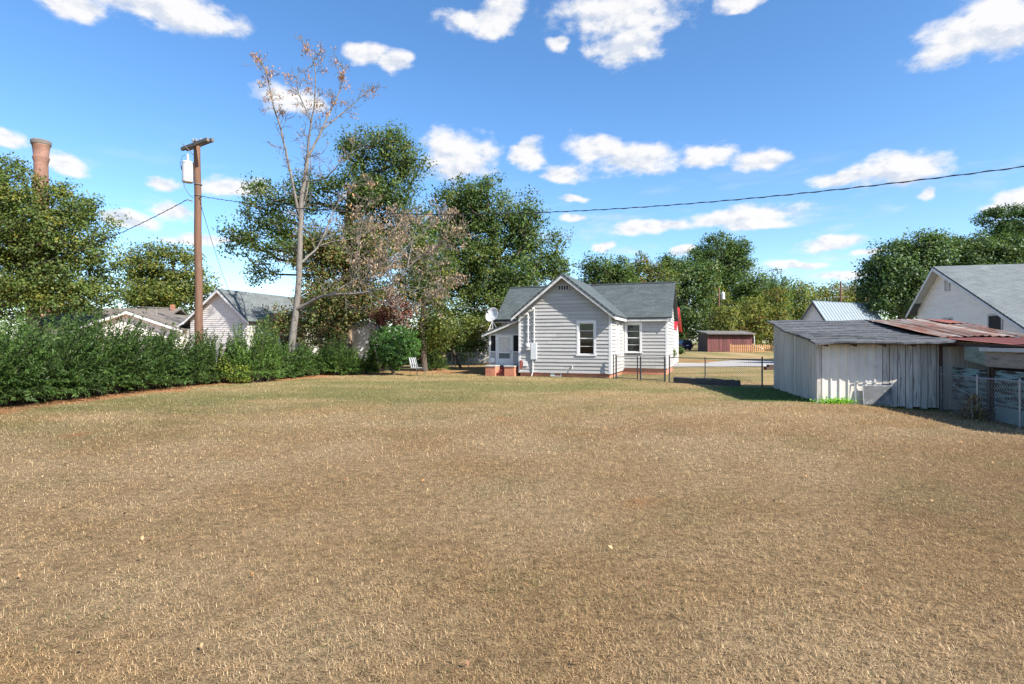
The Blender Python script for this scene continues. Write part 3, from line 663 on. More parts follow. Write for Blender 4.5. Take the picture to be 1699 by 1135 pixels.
def dish():
    PX0, YP, pz = PORCH
    b = hw(PX0-.02, YP+.5, pz(PX0-.02))
    t = empty('satellite_dish', b, 0, 'pale grey satellite dish on a tripod above the porch roof', 'satellite dish')
    mast = MB().tube([(0,0,.02),(0,0,.75)], .03, 8).build('mast', M['galv'], t)
    for (x, y, z) in ((-.28,-.25,-.09),(.30,-.15,.11),(.05,.35,.03)):
        MB().tube([(x,y,z),(0,0,.62)], .018, 6).build('leg', M['galv'], t)
    Mx = Matrix.Translation((.02,-.05,.95)) @ Matrix.Rotation(R(-25),4,'Z') @ Matrix.Rotation(R(-28),4,'Y') @ Matrix.Rotation(R(68),4,'X')
    prof = [(.0,0),(.12,.006),(.25,.03),(.36,.066),(.43,.098),(.435,.105),(.425,.105),(.36,.074),(.25,.038),(.12,.014),(0,.008)]
    MB().lathe([(max(r,.001),z) for r, z in prof], 32, (0,0,0), Mx).build('reflector', M['dish'], t, smooth=True)
    MB().tube([Mx @ Vector((0,-.42,.10)), Mx @ Vector((0,-.30,.35)), Mx @ Vector((0,-.05,.52))], .014, 6).box((-.04,-.08,.48),(.04,-.0,.58),Mx).build('feed_arm', M['oldsteel'], t)
    MB().tube([(0,0,.72),Mx @ Vector((0,0,.0))], .03, 8).build('bracket', M['oldsteel'], t)
dish()

# ------------------------------------------------------------------ shed with lean-to
SO = (9.4, 17.5)
def sw(x, y): return (SO[0]+x*ux+y*vx, SO[1]+x*uy+y*vy)
def sg(x, y): return float(gz(*sw(x, y)))
def shed():
    s = empty('board_shed', (SO[0], SO[1], 0), -LOT, 'weathered white board shed with low black tar roof beside the lawn', 'shed')
    W, Dp = 3.28, 5.5; ZF, ZB = 1.90, 2.66
    def rz(y): return ZF+(ZB-ZF)*y/Dp-.10*math.sin(math.pi*min(max(y/Dp, 0), 1))
    # left side of narrow boards
    y = .09; k = 0
    while y < Dp-.05:
        w = random.uniform(.135, .175); y1 = min(y+w, Dp)
        g = sg(0, y)+random.uniform(-.02, .06); dx = random.uniform(-.008, .008)
        MB().add([(dx-.02,y+.012,g),(dx-.02,y1-.012,g+random.uniform(-.01,.01)),(dx-.02,y1-.012,rz(y1)-.06),(dx-.02,y+.012,rz(y)-.06),(.01,y+.006,g),(.01,y1-.008,g),(.01,y1-.008,rz(y1)-.06),(.01,y+.006,rz(y)-.06)],
                 [(0,3,2,1),(4,5,6,7),(0,1,5,4),(2,3,7,6),(0,4,7,3),(1,2,6,5)]).build('side_board', M['sidegrey'], s)
        y = y1
    # front: ribbed sheet metal on the left half, boards on the right half
    x = .10
    for k in range(7):
        x1 = x+.24; m = MB(); g = sg(x, 0)-.03
        prof = [(x,-.012),(x+.018,-.045),(x+.048,-.045),(x+.066,-.012),(x1,-.012)]
        for (a, b) in prof: m.v += [(a, b, g), (a, b, ZF-.03)]
        m.f = [(2*i, 2*i+2, 2*i+3, 2*i+1) for i in range(4)]
        m.build('metal_panel', M['shedmetal'], s); x = x1
    while x < W-.02:
        w = random.choice((.19, .215, .23)); x1 = min(x+w, W); g = sg(x, 0)+random.uniform(-.03, .05); d = random.uniform(-.022, .008)
        MB().box((x+.010, -.028+d, g), (x1-.010, .002, ZF-.03)).build('front_board', M['shedboard'], s); x = x1
    MB().box((-.03,-.05,sg(0,0)-.03), (.085,.0,ZF-.02)).box((-.034,.0,sg(0,0)-.03), (-.004,.085,ZF-.02)).build('corner_board', M['shedboard'], s)
    MB().box((W,-.04,sg(W,0)-.05), (W+.09,.05,ZF-.05)).build('corner_board', M['brownwood'], s)
    # inner sheathing so that no light leaks, rear and right wall
    MB().box((.03,.02,-.1), (W,.05,ZF-.1)).box((W-.05,.05,-.15), (W,Dp-.05,ZF)).box((.015,Dp-.05,0), (W,Dp,ZB-.05)).box((.015,.05,-.05), (.045,Dp-.05,ZF-.02)).build('inner_wall', M['brownwood'], s)
    # roof: lapped courses of black roll roofing with an uneven drip edge
    n = 11; y0, y1 = -.64, Dp+.18
    def rt(x, y): return rz(y)+.035+.02*math.sin(x*2.2+y)+.015*math.sin(y*1.7+x*.6)
    for k in range(n):
        a = y0+(y1-y0)*k/n; b = y0+(y1-y0)*(k+1)/n+.13; m = MB(); K = 14; xl = -.22+random.uniform(-.04,.04); xr = W+.16+random.uniform(-.04,.04)
        for i in range(K+1):
            xx = xl+(xr-xl)*i/K; ja = random.uniform(-.03,.03)
            za = rt(xx,a)+.030; zb = rt(xx,b)-.004
            if k == 0: za -= random.uniform(0,.03)
            m.v += [(xx,a+ja,za),(xx,b,zb),(xx,b,zb-.045),(xx,a+ja,za-.055)]
        for i in range(K):
            q = 4*i
            for e in range(4): m.f.append((q+e, q+4+e, q+4+(e+1)%4, q+(e+1)%4))
        m.f += [(0,1,2,3),(4*K+3,4*K+2,4*K+1,4*K)]
        m.build('roofing_strip', M['tar'], s)
    MB().add([(-.2,-.56,ZF-.12),(W+.1,-.56,ZF-.12),(W+.1,-.56,ZF-.06),(-.2,-.56,ZF-.06),(-.2,-.52,ZF-.12),(W+.1,-.52,ZF-.12),(W+.1,-.52,ZF-.06),(-.2,-.52,ZF-.06)],
             [(0,1,2,3),(7,6,5,4),(0,4,5,1),(1,5,6,2),(2,6,7,3),(3,7,4,0)]).build('eave_board', M['brownwood'], s)
    for k in range(5):
        xx = .1+k*.78; za, zb = rz(-.5)-.03, rz(.02)-.03
        MB().add([(xx,-.5,za-.09),(xx+.05,-.5,za-.09),(xx+.05,.02,zb-.09),(xx,.02,zb-.09),(xx,-.5,za),(xx+.05,-.5,za),(xx+.05,.02,zb),(xx,.02,zb)],
             [(0,3,2,1),(4,5,6,7),(0,1,5,4),(1,2,6,5),(2,3,7,6),(3,0,4,7)]).build('rafter', M['brownwood'], s)
    return s
SHED = shed()

def corrugated(parent, x0, x1, ya, yb, zfn, mat_, name, amp=.014, pitch=.11, ny=8, th=.004):
    """a ribbed sheet that runs up the slope from ya to yb"""
    m = MB(); nx = max(4, int((x1-x0)/pitch*4)); 
    for j in range(ny+1):
        y = ya+(yb-ya)*j/ny
        for i in range(nx+1):
            x = x0+(x1-x0)*i/nx; ph = (x/pitch) % 1
            h = amp*2 if ph < .28 else 0
            m.v.append((x, y, zfn(x, y)+h))
    for j in range(ny):
        for i in range(nx):
            q = j*(nx+1)+i; m.f.append((q, q+1, q+nx+2, q+nx+1))
    return m.build(name, mat_, parent)

def leanto():
    s = empty('lean_to', (SO[0], SO[1], 0), -LOT, 'long lean-to with rusty red sheet-metal roof joined to the board shed', 'lean-to')
    W, Dp = 3.28, 5.5
    def zr(x, y):
        return 1.99+.128*y-.235*max(0, x-5.7) if y > .15 else 1.99+.128*.15+(y-.15)*.055-.235*max(0, x-5.7)
    x = W+.06; k = 0
    while x < 13:
        w = .66
        corrugated(s, x, x+w+.03, .10+random.uniform(-.06,.03), Dp+.15+random.uniform(-.05,.05), lambda a, b, k=k: zr(a, b)+.012*(k % 2)+.012*math.sin(a*3+b), M['rust'], 'roof_sheet', .013, .22)
        x += w; k += 1
    x = W+.18; k = 0
    while x < 13:
        w = .62
        corrugated(s, x, x+w+.02, -6.6, .12, lambda a, b, k=k: zr(a, b)-.045+.01*(k % 2), M['rust_edge'] if k < 3 else M['rust'], 'roof_sheet', .013, .155, 6)
        x += w; k += 1
    # loose sheets lying on top
    corrugated(s, 5.2, 6.5, 3.6, 4.9, lambda a, b: zr(a, b)+.06+.02*(a-5.2), M['rust_edge'], 'loose_roof_sheet', .01, .2)
    corrugated(s, 8.0, 9.6, .6, 1.8, lambda a, b: zr(a, b)+.06, M['rust_edge'], 'loose_roof_sheet', .01, .2)
    # back, right and inner walls, posts
    MB().prism([(W+.12,-.1),(13,-.1),(13,.93),(5.7,2.64),(W+.12,2.64)], Dp-.05, Dp, 'y').box((12.95, -6.4, -.2), (13, Dp-.05, 1.45)).box((4.6, -6.4, -.2), (4.66, Dp-.05, 1.55)).build('rear_wall', M['brownwood'], s)
    MB().prism([(.1,1.86),(5.4,2.62),(5.4,1.7),(.1,1.7)], W+.19, W+.23, 'x').build('upper_wall', M['brownwood'], s)
    MB().box((W+.10, .03, -.16), (4.6, .08, 1.86)).build('front_wall', M['sidegrey'], s)
    for (x, y) in ((W+.30,-2.05),(W+.30,-4.4),(W+.30,-6.2)):
        MB().box((x,y,sg(x,y)-.1), (x+.09,y+.09,1.74)).build('post', M['brownwood'], s)
    MB().box((W+.24,-6.5,1.72), (W+.29,.0,1.80)).build('side_beam', M['brownwood'], s)
    # patched side of odd panels
    def panel(name, ya, yb, za, zb, mt, x=W+.20, ja=(0,0,0,0), label=None):
        o = MB().add([(x,ya,za+ja[0]),(x,yb,za+ja[1]),(x,yb,zb+ja[2]),(x,ya,zb+ja[3]),(x+.018,ya,za+ja[0]),(x+.018,yb,za+ja[1]),(x+.018,yb,zb+ja[2]),(x+.018,ya,zb+ja[3])],
                 [(0,1,2,3),(7,6,5,4),(0,4,5,1),(1,5,6,2),(2,6,7,3),(3,7,4,0)]).build(name, M[mt], s)
        if label: o['label'] = label
    panel('plywood_panel', -.35, -1.95, .05, 1.12, 'teal', ja=(.12,-.12,0,.02), label='peeling teal plywood panel behind the wire fence')
    panel('plywood_panel', -1.0, -2.15, 1.30, 1.72, 'greenply', x=W+.17, ja=(.05,-.08,0,0), label='greenish plywood scrap under the red eave')
    panel('plywood_panel', -2.15, -6.2, 1.22, 1.60, 'paleply', x=W+.06, label='grey weathered plywood fascia under the gutter')
    panel('plywood_panel', -2.5, -6.2, -.22, .24, 'palepanel', x=W+.10, label='pale teal panel at the foot of the wall')
    panel('plywood_panel', -2.42, -6.2, .26, 1.14, 'teal', x=W+.13)
    g = MB(); pr = [(-.10,0),(-.10,-.085),(-.07,-.10),(0,-.10),(0,0),(-.012,0),(-.012,-.085),(-.088,-.085),(-.088,0)]
    g.prism([(W+.05+a, 1.70+b) for a, b in pr], -6.3, -2.1, 'y').build('gutter', M['trafo'], s)
    return s
leanto()

def screens():
    b = sw(1.2, -.10)
    s = empty('leaning_screen', (b[0], b[1], sg(1.2,-.1)), -LOT, 'old framed grey window screen leaning on the shed front, torn at the corner', 'window screen')
    tilt = Matrix.Rotation(R(-9), 4, 'X'); Mx = Matrix.Translation((0,-.12,0)) @ tilt
    w, h = .82, .60
    MB().box((0,0,0),(.022,.02,h),Mx).box((w-.022,0,0),(w,.02,h),Mx).box((.022,0,h-.022),(w-.022,.02,h),Mx).build('frame', M['galv'], s)
    MB().box((.03,.008,.03),(w-.03,.012,h-.03),Mx).build('mesh', M['gscreen'], s)
    s2 = empty('leaning_screen', (sw(1.0,-.06)[0], sw(1.0,-.06)[1], sg(1.0,-.06)), -LOT, 'bare thin metal screen frame behind the grey screen at the shed', 'window screen')
    Mx = Matrix.Translation((0,-.07,0)) @ Matrix.Rotation(R(-5), 4, 'X'); w, h = 1.05, .68
    MB().box((0,0,0),(.025,.02,h),Mx).box((w-.025,0,0),(w,.02,h),Mx).box((.025,0,h-.025),(w-.025,.02,h),Mx).build('frame', M['galv'], s2)
screens()

# ------------------------------------------------------------------ chain-link fences
def chain_run(parent, pts, h, mt, dia=.062, wr=.0030, rail=True, rmat='galv'):
    """fabric between consecutive points, a top rail and nothing else"""
    fab = MB()
    for (a, b) in zip(pts[:-1], pts[1:]):
        a = Vector(a); b = Vector(b); L = (b-a).xy.length; d = Vector(((b-a).x/L, (b-a).y/L, 0)); hh = h-.06
        side = Vector((-d.y, d.x, 0))
        t = -hh
        while t < L:
            for s in (1, -1):
                u0, u1, z0, z1 = (t, t+hh, .03, .03+hh) if s > 0 else (t+hh, t, .03, .03+hh)
                def clip(u, uo, zu, zo):
                    if u < 0: return 0, zu+(zo-zu)*(0-u)/(uo-u)
                    if u > L: return L, zu+(zo-zu)*(L-u)/(uo-u)
                    return u, zu
                c0 = clip(u0, u1, z0, z1); c1 = clip(u1, u0, z1, z0)
                if abs(c0[0]-c1[0]) < .01: continue
                p = a+d*c0[0]+Vector((0,0,c0[1]+(b.z-a.z)*c0[0]/L)); q = a+d*c1[0]+Vector((0,0,c1[1]+(b.z-a.z)*c1[0]/L))
                off = side*.003*s
                fab.tube([p+off, q+off], wr, 3, caps=False)
            t += dia*1.41
    f = fab.build('wire_mesh', M[mt], parent)
    if rail:
        for (a, b) in zip(pts[:-1], pts[1:]):
            MB().tube([Vector(a)+Vector((0,0,h)), Vector(b)+Vector((0,0,h))], .019, 8).build('top_rail', M[rmat], parent)
    return f
def fpost(parent, p, h, r=.03, mt='galv'):
    MB().tube([(p[0],p[1],p[2]-.15),(p[0],p[1],p[2]+h)], r, 8).lathe([(r*1.25,0),(r*1.25,.03),(r*.7,.06),(.004,.075)], 8, (p[0],p[1],p[2]+h)).build('post', M[mt], parent)
def fences():
    A = Vector((5.12, 28.85, 0)); B = Vector((10.30, 23.25, 0)); h = 1.13
    o = empty('chain_link_fence', A, 0, 'low chain-link fence with gate between the cottage corner and the shed', 'fence')
    def at(s): q = A.lerp(B, s); return (q.x-A.x, q.y-A.y, float(gz(q.x, q.y)))
    ss = [0.005, .025, .195, .215, .395, .425, .66, .99]
    for s in ss: fpost(o, at(s), h+.05 if s not in (.66,) else h, .033 if s in (.025,.395,.425,.99) else .026, 'oldsteel')
    chain_run(o, [at(.425), at(.66), at(.99)], h, 'wire', rmat='oldsteel')
    for (a, b) in ((.03,.192),(.22,.39)):
        g = MB(); pa, pb = Vector(at(a)), Vector(at(b)); up = Vector((0,0,1))
        g.tube([pa+up*.06, pa+up*h, pb+up*h, pb+up*.06, pa+up*.06], .02, 8)
        gg = g.build('gate', M['oldsteel'], o); f = chain_run(o, [at(a), at(b)], h, 'wire', rail=False); f.parent = gg
    # galvanized fence behind the round bush
    D = 41.5; pts = [P(712,608,D), P(750,608,D-.4), P(777,608,D-.6), P(835,608,D-1)]
    b0 = Vector((pts[0][0], pts[0][1], 0))
    o = empty('chain_link_fence', b0, 0, 'bright galvanized chain-link fence behind the striped chair, running to the porch', 'fence')
    q = [(p[0]-b0.x, p[1]-b0.y, float(gz(p[0], p[1]))) for p in pts]
    for k, p in enumerate(q): fpost(o, p, 1.10 if k != 1 else 1.22, .04 if k in (1,) else .035)
    fpost(o, (q[1][0]+.22, q[1][1], q[1][2]), 1.1, .035)
    chain_run(o, q, 1.08, 'wire')
    # fence along the lean-to
    a0 = sw(3.12, -.50); o = empty('chain_link_fence', (a0[0], a0[1], 0), -LOT, 'sagging chain-link fence along the patched side of the lean-to', 'fence')
    ys = [0, -1.75, -3.4, -5.6]
    q = [(0, y, sg(3.12, -.5+y)) for y in ys]
    fpost(o, q[0], 1.22, .04, 'oldsteel')
    for p in q[1:]: fpost(o, p, 1.06, .028)
    chain_run(o, q, 1.06, 'galv', dia=.075, wr=.0048)
    # a loose corner of old mesh folded out in front
    a1 = sw(2.98, -2.2); o = empty('mesh_scrap', (a1[0], a1[1], 0), -LOT, 'loose bent flap of wire mesh against the lean-to fence, tangled in dead vine', 'wire mesh')
    g = sg(2.98, -2.2); z = .62
    MB().tube([(0,.9,g+.85),(-.05,.3,g+.70),(-.10,-.25,g+z),(-.12,-.35,g+.02)], .012, 6).build('edge_wire', M['galv'], o)
    chain_run(o, [(-.02,.8,g),(-.11,-.33,g)], .66, 'galv', dia=.075, wr=.0048, rail=False)
fences()

# ------------------------------------------------------------------ neighbouring houses
def block_house(name, label, loc, rz, W, D, ze, zr, mats, ov=.35, axis='y', courses=.16, base=-.2, boards=True, xr=None, ze2=None):
    """gable house; gable faces local -y, ridge runs along +y; xr ridge position, ze2 eave height on the right"""
    h = empty(name, loc, rz, label, 'house'); sid, roof, trim = mats
    xr = W/2 if xr is None else xr; ze2 = ze if ze2 is None else ze2
    sL = (zr-ze)/xr; sR = (zr-ze2)/(W-xr)
    def span(z):
        return (max(0, (z-ze)/sL) if z > ze else 0, W-(max(0, (z-ze2)/sR) if z > ze2 else 0))
    if boards: lap_wall(h, sid, (0, 0), (1, 0), (0, -1), base, zr-.05, span, courses, depth=.03)
    MB().prism([(0,base),(W,base),(W,ze2),(xr,zr-.04),(0,ze)], .02 if boards else 0, .08, 'y').prism([(0,base),(W,base),(W,ze2),(xr,zr-.04),(0,ze)], D-.06, D, 'y').box((0,.08,base),(.06,D-.06,ze)).box((W-.06,.08,base),(W,D-.06,ze2)).build('wall', sid, h)
    r = roof_slab(h, [(xr,-ov,zr+.06),(xr,D+ov,zr+.06),(-ov,D+ov,ze-ov*sL+.06),(-ov,-ov,ze-ov*sL+.06)], .08, roof, 'roof')
    roof_slab(r, [(xr,-ov,zr+.06),(xr,D+ov,zr+.06),(W+ov,D+ov,ze2-ov*sR+.06),(W+ov,-ov,ze2-ov*sR+.06)], .08, roof)
    for (xa, za) in ((-ov, ze-ov*sL+.06), (W+ov, ze2-ov*sR+.06)):
        MB().slab([(xr,-ov+.012,zr-.035),(xr,-.03,zr-.035),(xa*.98+xr*.02,-.03,za-.03),(xa*.98+xr*.02,-ov+.012,za-.03)], .012).build('soffit', trim, h)
        MB().add([(xr,-ov-.03,zr-.01),(xa,-ov-.03,za-.07),(xa,-ov-.03,za-.22),(xr,-ov-.03,zr-.18),(xr,-ov+.01,zr-.03),(xa,-ov+.01,za-.09),(xa,-ov+.01,za-.22),(xr,-ov+.01,zr-.18)],
                 [(0,1,2,3),(7,6,5,4),(0,4,5,1),(1,5,6,2),(2,6,7,3),(3,7,4,0)]).build('rake_board', trim, h)
    return h
def neighbours():
    # right: cream house, its gable end faces the lot, ridge runs right
    ang = R(14.5)
    ax, ay = 23.3, 30.8
    # local x runs along the gable (away->near), gable outward normal points left
    rz = math.atan2(-math.cos(ang), -math.sin(ang))   # local +x = towards the camera
    Wg = 13.0; xr = 3.0
    lx = Vector((math.cos(rz), math.sin(rz)))
    o = Vector((ax, ay))-lx*xr
    h = block_house('white_house', 'large cream-white house with grey shingle roof, rising behind the rusty lean-to', (o.x, o.y, 0), rz, Wg, 14, 3.75, 5.9, (M['warm_siding'], M['roof_grey'], M['white']), .45, xr=xr, ze2=1.5, courses=.15)
    Mw = frame_M((0, 0), (1, 0), (0, -1))
    for (a, b) in ((7.55, 8.55), (3.15, 4.05)):
        w = MB().box((a-.1,-.05,3.05),(b+.1,-.03,3.15)).box((a-.1,-.05,1.4),(a,-.03,3.05)).box((b,-.05,1.4),(b+.1,-.03,3.05)).box((a-.1,-.06,1.3),(b+.1,-.03,1.4)).box((a,-.045,2.2),(b,-.032,2.26)).build('window', M['trim_aged'], h)
        MB().box((a,-.034,1.4),(b,-.030,3.05)).build('pane', M['dark'], w)
    v = MB().box((xr+.35,-.06,4.55),(xr+.41,-.02,5.25)).box((xr+.85,-.06,4.55),(xr+.91,-.02,5.25)).box((xr+.41,-.06,5.19),(xr+.85,-.02,5.25)).box((xr+.41,-.06,4.55),(xr+.85,-.02,4.61)).build('gable_vent', M['trim_aged'], h)
    for k in range(7): MB().box((xr+.41,-.05,4.63+k*.08),(xr+.85,-.03,4.67+k*.08)).build('slat', M['trim_aged'], v)
    # blue metal roof cottage
    D = 46; p = P(1350, 495, D)
    h = block_house('outbuilding', 'small white outbuilding with blue-grey standing-seam metal roof and dark rake boards', (p[0]-1.0, p[1], .2), -R(28)+R(90)*0, 2.2, 7.6, 3.6, 5.2, (M['nb_siding'], M['metalroof'], M['brownwood']), .3)
    bpy.data.objects.remove(h) if False else None
    # turn it so that the roof slope faces the lot
    h.rotation_euler[2] = R(-62); h.location = (p[0]+.1, p[1]+2.0, 0)
    for k in range(20):
        yy = -.28+k*.42
        sl = (5.2-3.6)/1.1
        MB().tube([(1.1+.02, yy, 5.29),(2.5, yy, 5.29-1.38*sl)], .018, 4).build('seam', M['metalroof'], h)
    # left: vinyl house whose gable faces the lot
    D = 36.0; a = P(367, 478, D)
    rz = -R(17); W = 4.5
    lx = Vector((math.cos(rz), math.sin(rz)))
    o = Vector((a[0], a[1]))-lx*2.45
    h = block_house('white_house', 'white vinyl-sided house with grey shingle gable and flared eave behind the tall hedge', (o.x, o.y, 0), rz, W, 12, 3.35, 5.15, (M['nb_siding'], M['roof_grey'], M['white']), .30, xr=2.4, courses=.13)
    sL = 1.8/2.4
    r2 = roof_slab(h, [(-.25,-.3,3.22),(-.25,9,3.22),(-1.5,9,2.62),(-1.5,-.3,2.62)], .08, M['roof_grey'], 'flared_eave')
    MB().box((-1.5,-.33,2.50),(-1.46,9,2.60)).build('flare_fascia', M['white'], r2)
    MB().add([(-.25,-.34,3.16),(-1.5,-.34,2.56),(-1.5,-.34,2.42),(-.25,-.34,3.02),(-.25,-.30,3.14),(-1.5,-.30,2.54),(-1.5,-.30,2.42),(-.25,-.30,3.02)],
             [(0,1,2,3),(7,6,5,4),(0,4,5,1),(1,5,6,2),(2,6,7,3),(3,7,4,0)]).build('rake_board', M['white'], r2)
    MB().box((-1.3,.05,-.2),(-.02,.1,2.7)).build('porch_wall', M['nb_siding'], h)
    MB().box((W+.01,3.0,.3),(W+.04,4.0,2.2)).build('window', M['dark'], h)
    MB().lathe([(.22,-.02),(.22,.02),(.17,.03),(.001,.03)], 16, (0,0,0), Matrix.Translation((3.85,-.03,2.95)) @ Matrix.Rotation(R(90),4,'X')).build('wall_clock_vent', M['box_grey'], h)
    # left: low white gable house
    D = 36.5; a = P(215, 516, D); W = 6.3; rz = R(2)
    lx = Vector((math.cos(rz), math.sin(rz))); o = Vector((a[0], a[1]))-lx*(W/2)
    h = block_house('white_house', 'low white house with shallow gable and brown roof, beside the flared-eave house', (o.x, o.y, 0), rz, W, 9, 2.72, 3.82, (M['warm_siding'], M['roof_brown'], M['white']), .35, boards=False)
    MB().box((4.15,-.03,1.0),(5.35,-.005,2.25)).build('window', M['dark'], h)
    MB().box((W/2-.04,-.012,2.6),(W/2+.04,-.004,3.7)).build('batten', M['trim_aged'], h)
    r = roof_slab(h, [(-5.5,6.0,4.35),(W/2,6.0,4.35),(W/2,2.6,2.9),(-5.5,2.6,2.9)], .08, M['roof_brown'], 'side_roof')
    roof_slab(r, [(-5.5,6.0,4.35),(W/2,6.0,4.35),(W/2,9.4,2.9),(-5.5,9.4,2.9)], .08, M['roof_brown'])
    MB().prism([(2.9,2.7),(9.1,2.7),(6.0,4.2)], -5.2, -5.1, 'x').box((-5.2,2.9,-.2),(-5.1,9.1,2.7)).box((-5.1,2.9,-.2),(0,3.0,2.8)).build('side_wall', M['warm_siding'], h)
    MB().box((W/2-.55,5.6,4.2),(W/2-.33,5.82,4.62)).build('chimney', M['brick'], h)
    t = MB().tube([(W/2+1.0,1.2,3.4),(W/2+1.0,1.2,4.15)], .02, 5).tube([(W/2-.4,1.5,4.2),(W/2+2.2,.9,4.05)], .014, 5)
    for k in range(6): t.tube([(W/2-.2+k*.42,1.45-k*.1-.35,4.19-k*.02),(W/2-.2+k*.42+.25,1.45-k*.1+.35,4.19-k*.02)], .009, 4)
    t.build('antenna', M['silvercable'], h)
    # house with the red metal roof behind the cottage
    D = 47; p = P(1121, 545, D)
    h = block_house('red_roof_house', 'pale sided house with bright red metal roof behind the cottage', (X_of(1116, D), D, 0), R(90)-TH, 7.0, 8.0, 3.0, 4.85, (M['nb_siding'], M['redroof'], M['redroof']), .3)
    MB().box((-.02,-.10,-.1),(.10,-.04,2.9)).build('corner_post', M['white'], h)
    # pale house beyond the shrubs to the left of the porch
    D = 52; p = P(800, 590, D)
    h = block_house('pale_house', 'pale blue-grey house glimpsed past the porch under the big trees', (p[0]-3.3, p[1], 0), -R(10), 7.5, 7.0, 2.5, 4.3, (M['nb_siding'], M['roof_brown'], M['white']), .3, boards=True, courses=.18)
    MB().box((4.1,-.04,1.0),(5.1,-.02,2.2)).build('window', M['dark'], h)
    D = 47; p = P(600, 590, D)
    h = block_house('white_garage', 'plain white garage seen between the brown-leaved trunks', (p[0]-1.6, p[1], 0), R(4), 3.4, 5, 2.4, 3.6, (M['white'], M['roof_brown'], M['white']), .2, boards=False)
neighbours()

def barn():
    D = 78; gzb = float(gz(30, 78))
    a = P(1174, 583, D); b = P(1250, 583, D); W = b[0]-a[0]
    s = empty('red_barn_shed', (a[0], D, gzb), 0, 'old dark red board shed with black roof beyond the gravel drive', 'shed')
    H = 2.35; n = 22
    for k in range(n):
        MB().box((W*k/n+.01, random.uniform(-.02,0), random.uniform(-.02,.05)), (W*(k+1)/n-.015, .04, H)).build('board', M['barnwood'], s)
    MB().box((0,.05,0),(W,.1,H)).box((0,.1,0),(.05,4,H+.2)).box((W-.05,.1,0),(W,4,H+.2)).box((0,4,0),(W,4.05,H+.2)).build('inner_wall', M['brownwood'], s)
    roof = MB().add([(-.2,-.5,H+.03),(W+.2,-.5,H+.0),(W+.2,4.2,H+.5),(-.2,4.2,H+.5),(-.2,-.5,H+.20),(W+.2,-.5,H+.15),(W+.2,4.2,H+.62),(-.2,4.2,H+.62)],
             [(0,3,2,1),(4,5,6,7),(0,1,5,4),(1,2,6,5),(2,3,7,6),(3,0,4,7)]).build('roof', M['fascia_dark'], s)
    MB().box((.1,-.12,H-.25),(W-.1,-.06,H-.15)).build('lintel_board', M['brownwood'], s)
    MB().tube([(W+.05,-.1,H-.2),(W+.1,-.1,.9),(W+.9,-.3,.55),(W+1.2,-.4,.3)], .08, 8).build('drain_pipe', M['trafo'], s)
    # picket fence
    a = P(1212, 583, D-3); b = P(1292, 583, D-4)
    f = empty('picket_fence', (a[0], a[1], float(gz(a[0], a[1]))), 0, 'new orange-brown wooden picket fence in front of the old red shed', 'fence')
    L = b[0]-a[0]; n = int(L/.26)
    for k in range(n):
        x = L*k/n; big = k in (0, n//2)
        if big: MB().box((x-.06,-.08,-.1),(x+.10,.05,1.15)).build('post', M['newwood'], f)
        else: MB().prism([(x,0.04),(x+.15,0.04),(x+.15,.98+random.uniform(-.03,.03)),(x+.075,1.05),(x,.98)], -.03, -.005, 'y').build('picket', M['newwood'], f)
    for z in (.3, .8): MB().box((0,0,z),(L,.05,z+.09)).build('rail', M['newwood'], f)
barn()

def suv():
    D = 88; p = P(1140.5, 580, D); g = float(gz(p[0], D))
    c = empty('parked_car', (p[0], p[1], g), R(8), 'dark blue car parked beyond the drive, seen from behind', 'car')
    half = [(0.86,.35),(.90,.62),(.90,.95),(.84,1.05),(.66,1.52),(.55,1.60)]
    prof = half+[(-x, z) for x, z in reversed(half)]
    b = MB(); K = len(prof)
    for (y, sx, dz) in ((-.05,.92,-.02),(.10,1,0),(1.2,1,.03),(2.4,1,.0),(2.9,.98,-.25),(4.2,.96,-.50),(4.4,.88,-.55)):
        for (x, z) in prof: b.v.append((x*sx, y, .35+(z-.35)*(1+dz) if z > .62 else z))
    for i in range(6):
        for k in range(K): b.f.append((i*K+k, i*K+(k+1)%K, (i+1)*K+(k+1)%K, (i+1)*K+k))
    b.f += [tuple(range(K)), tuple(range(7*K-1, 6*K-1, -1))]
    b.build('body', M['carpaint'], c)
    MB().add([(-.62,-.075,1.06),(.62,-.075,1.06),(.52,-.045,1.46),(-.52,-.045,1.46),(-.62,-.05,1.06),(.62,-.05,1.06),(.52,-.02,1.46),(-.52,-.02,1.46)],[(0,1,2,3),(7,6,5,4),(0,4,5,1),(1,5,6,2),(2,6,7,3),(3,7,4,0)]).build('rear_window', M['dark'], c)
    for s in (-1, 1):
        MB().box((s*.74-.12,-.10,.78),(s*.74+.10,-.05,1.0)).build('tail_lamp', M['taillamp'], c)
        for y in (.85, 3.45):
            t = MB().lathe([(.20,0),(.33,.0),(.34,.04),(.34,.18),(.33,.22),(.20,.22)], 20, (0,0,0), Matrix.Translation((s*.78+.11,y,.34)) @ Matrix.Rotation(R(-90),4,'Y')).build('wheel', M['tyre'], c)
    MB().box((-.26,-.095,.72),(.26,-.07,.84)).build('licence_plate', M['plate'], c)
    MB().box((-.88,-.14,.40),(.88,-.05,.62)).build('bumper', M['carpaint'], c, bevel=.04)
suv()

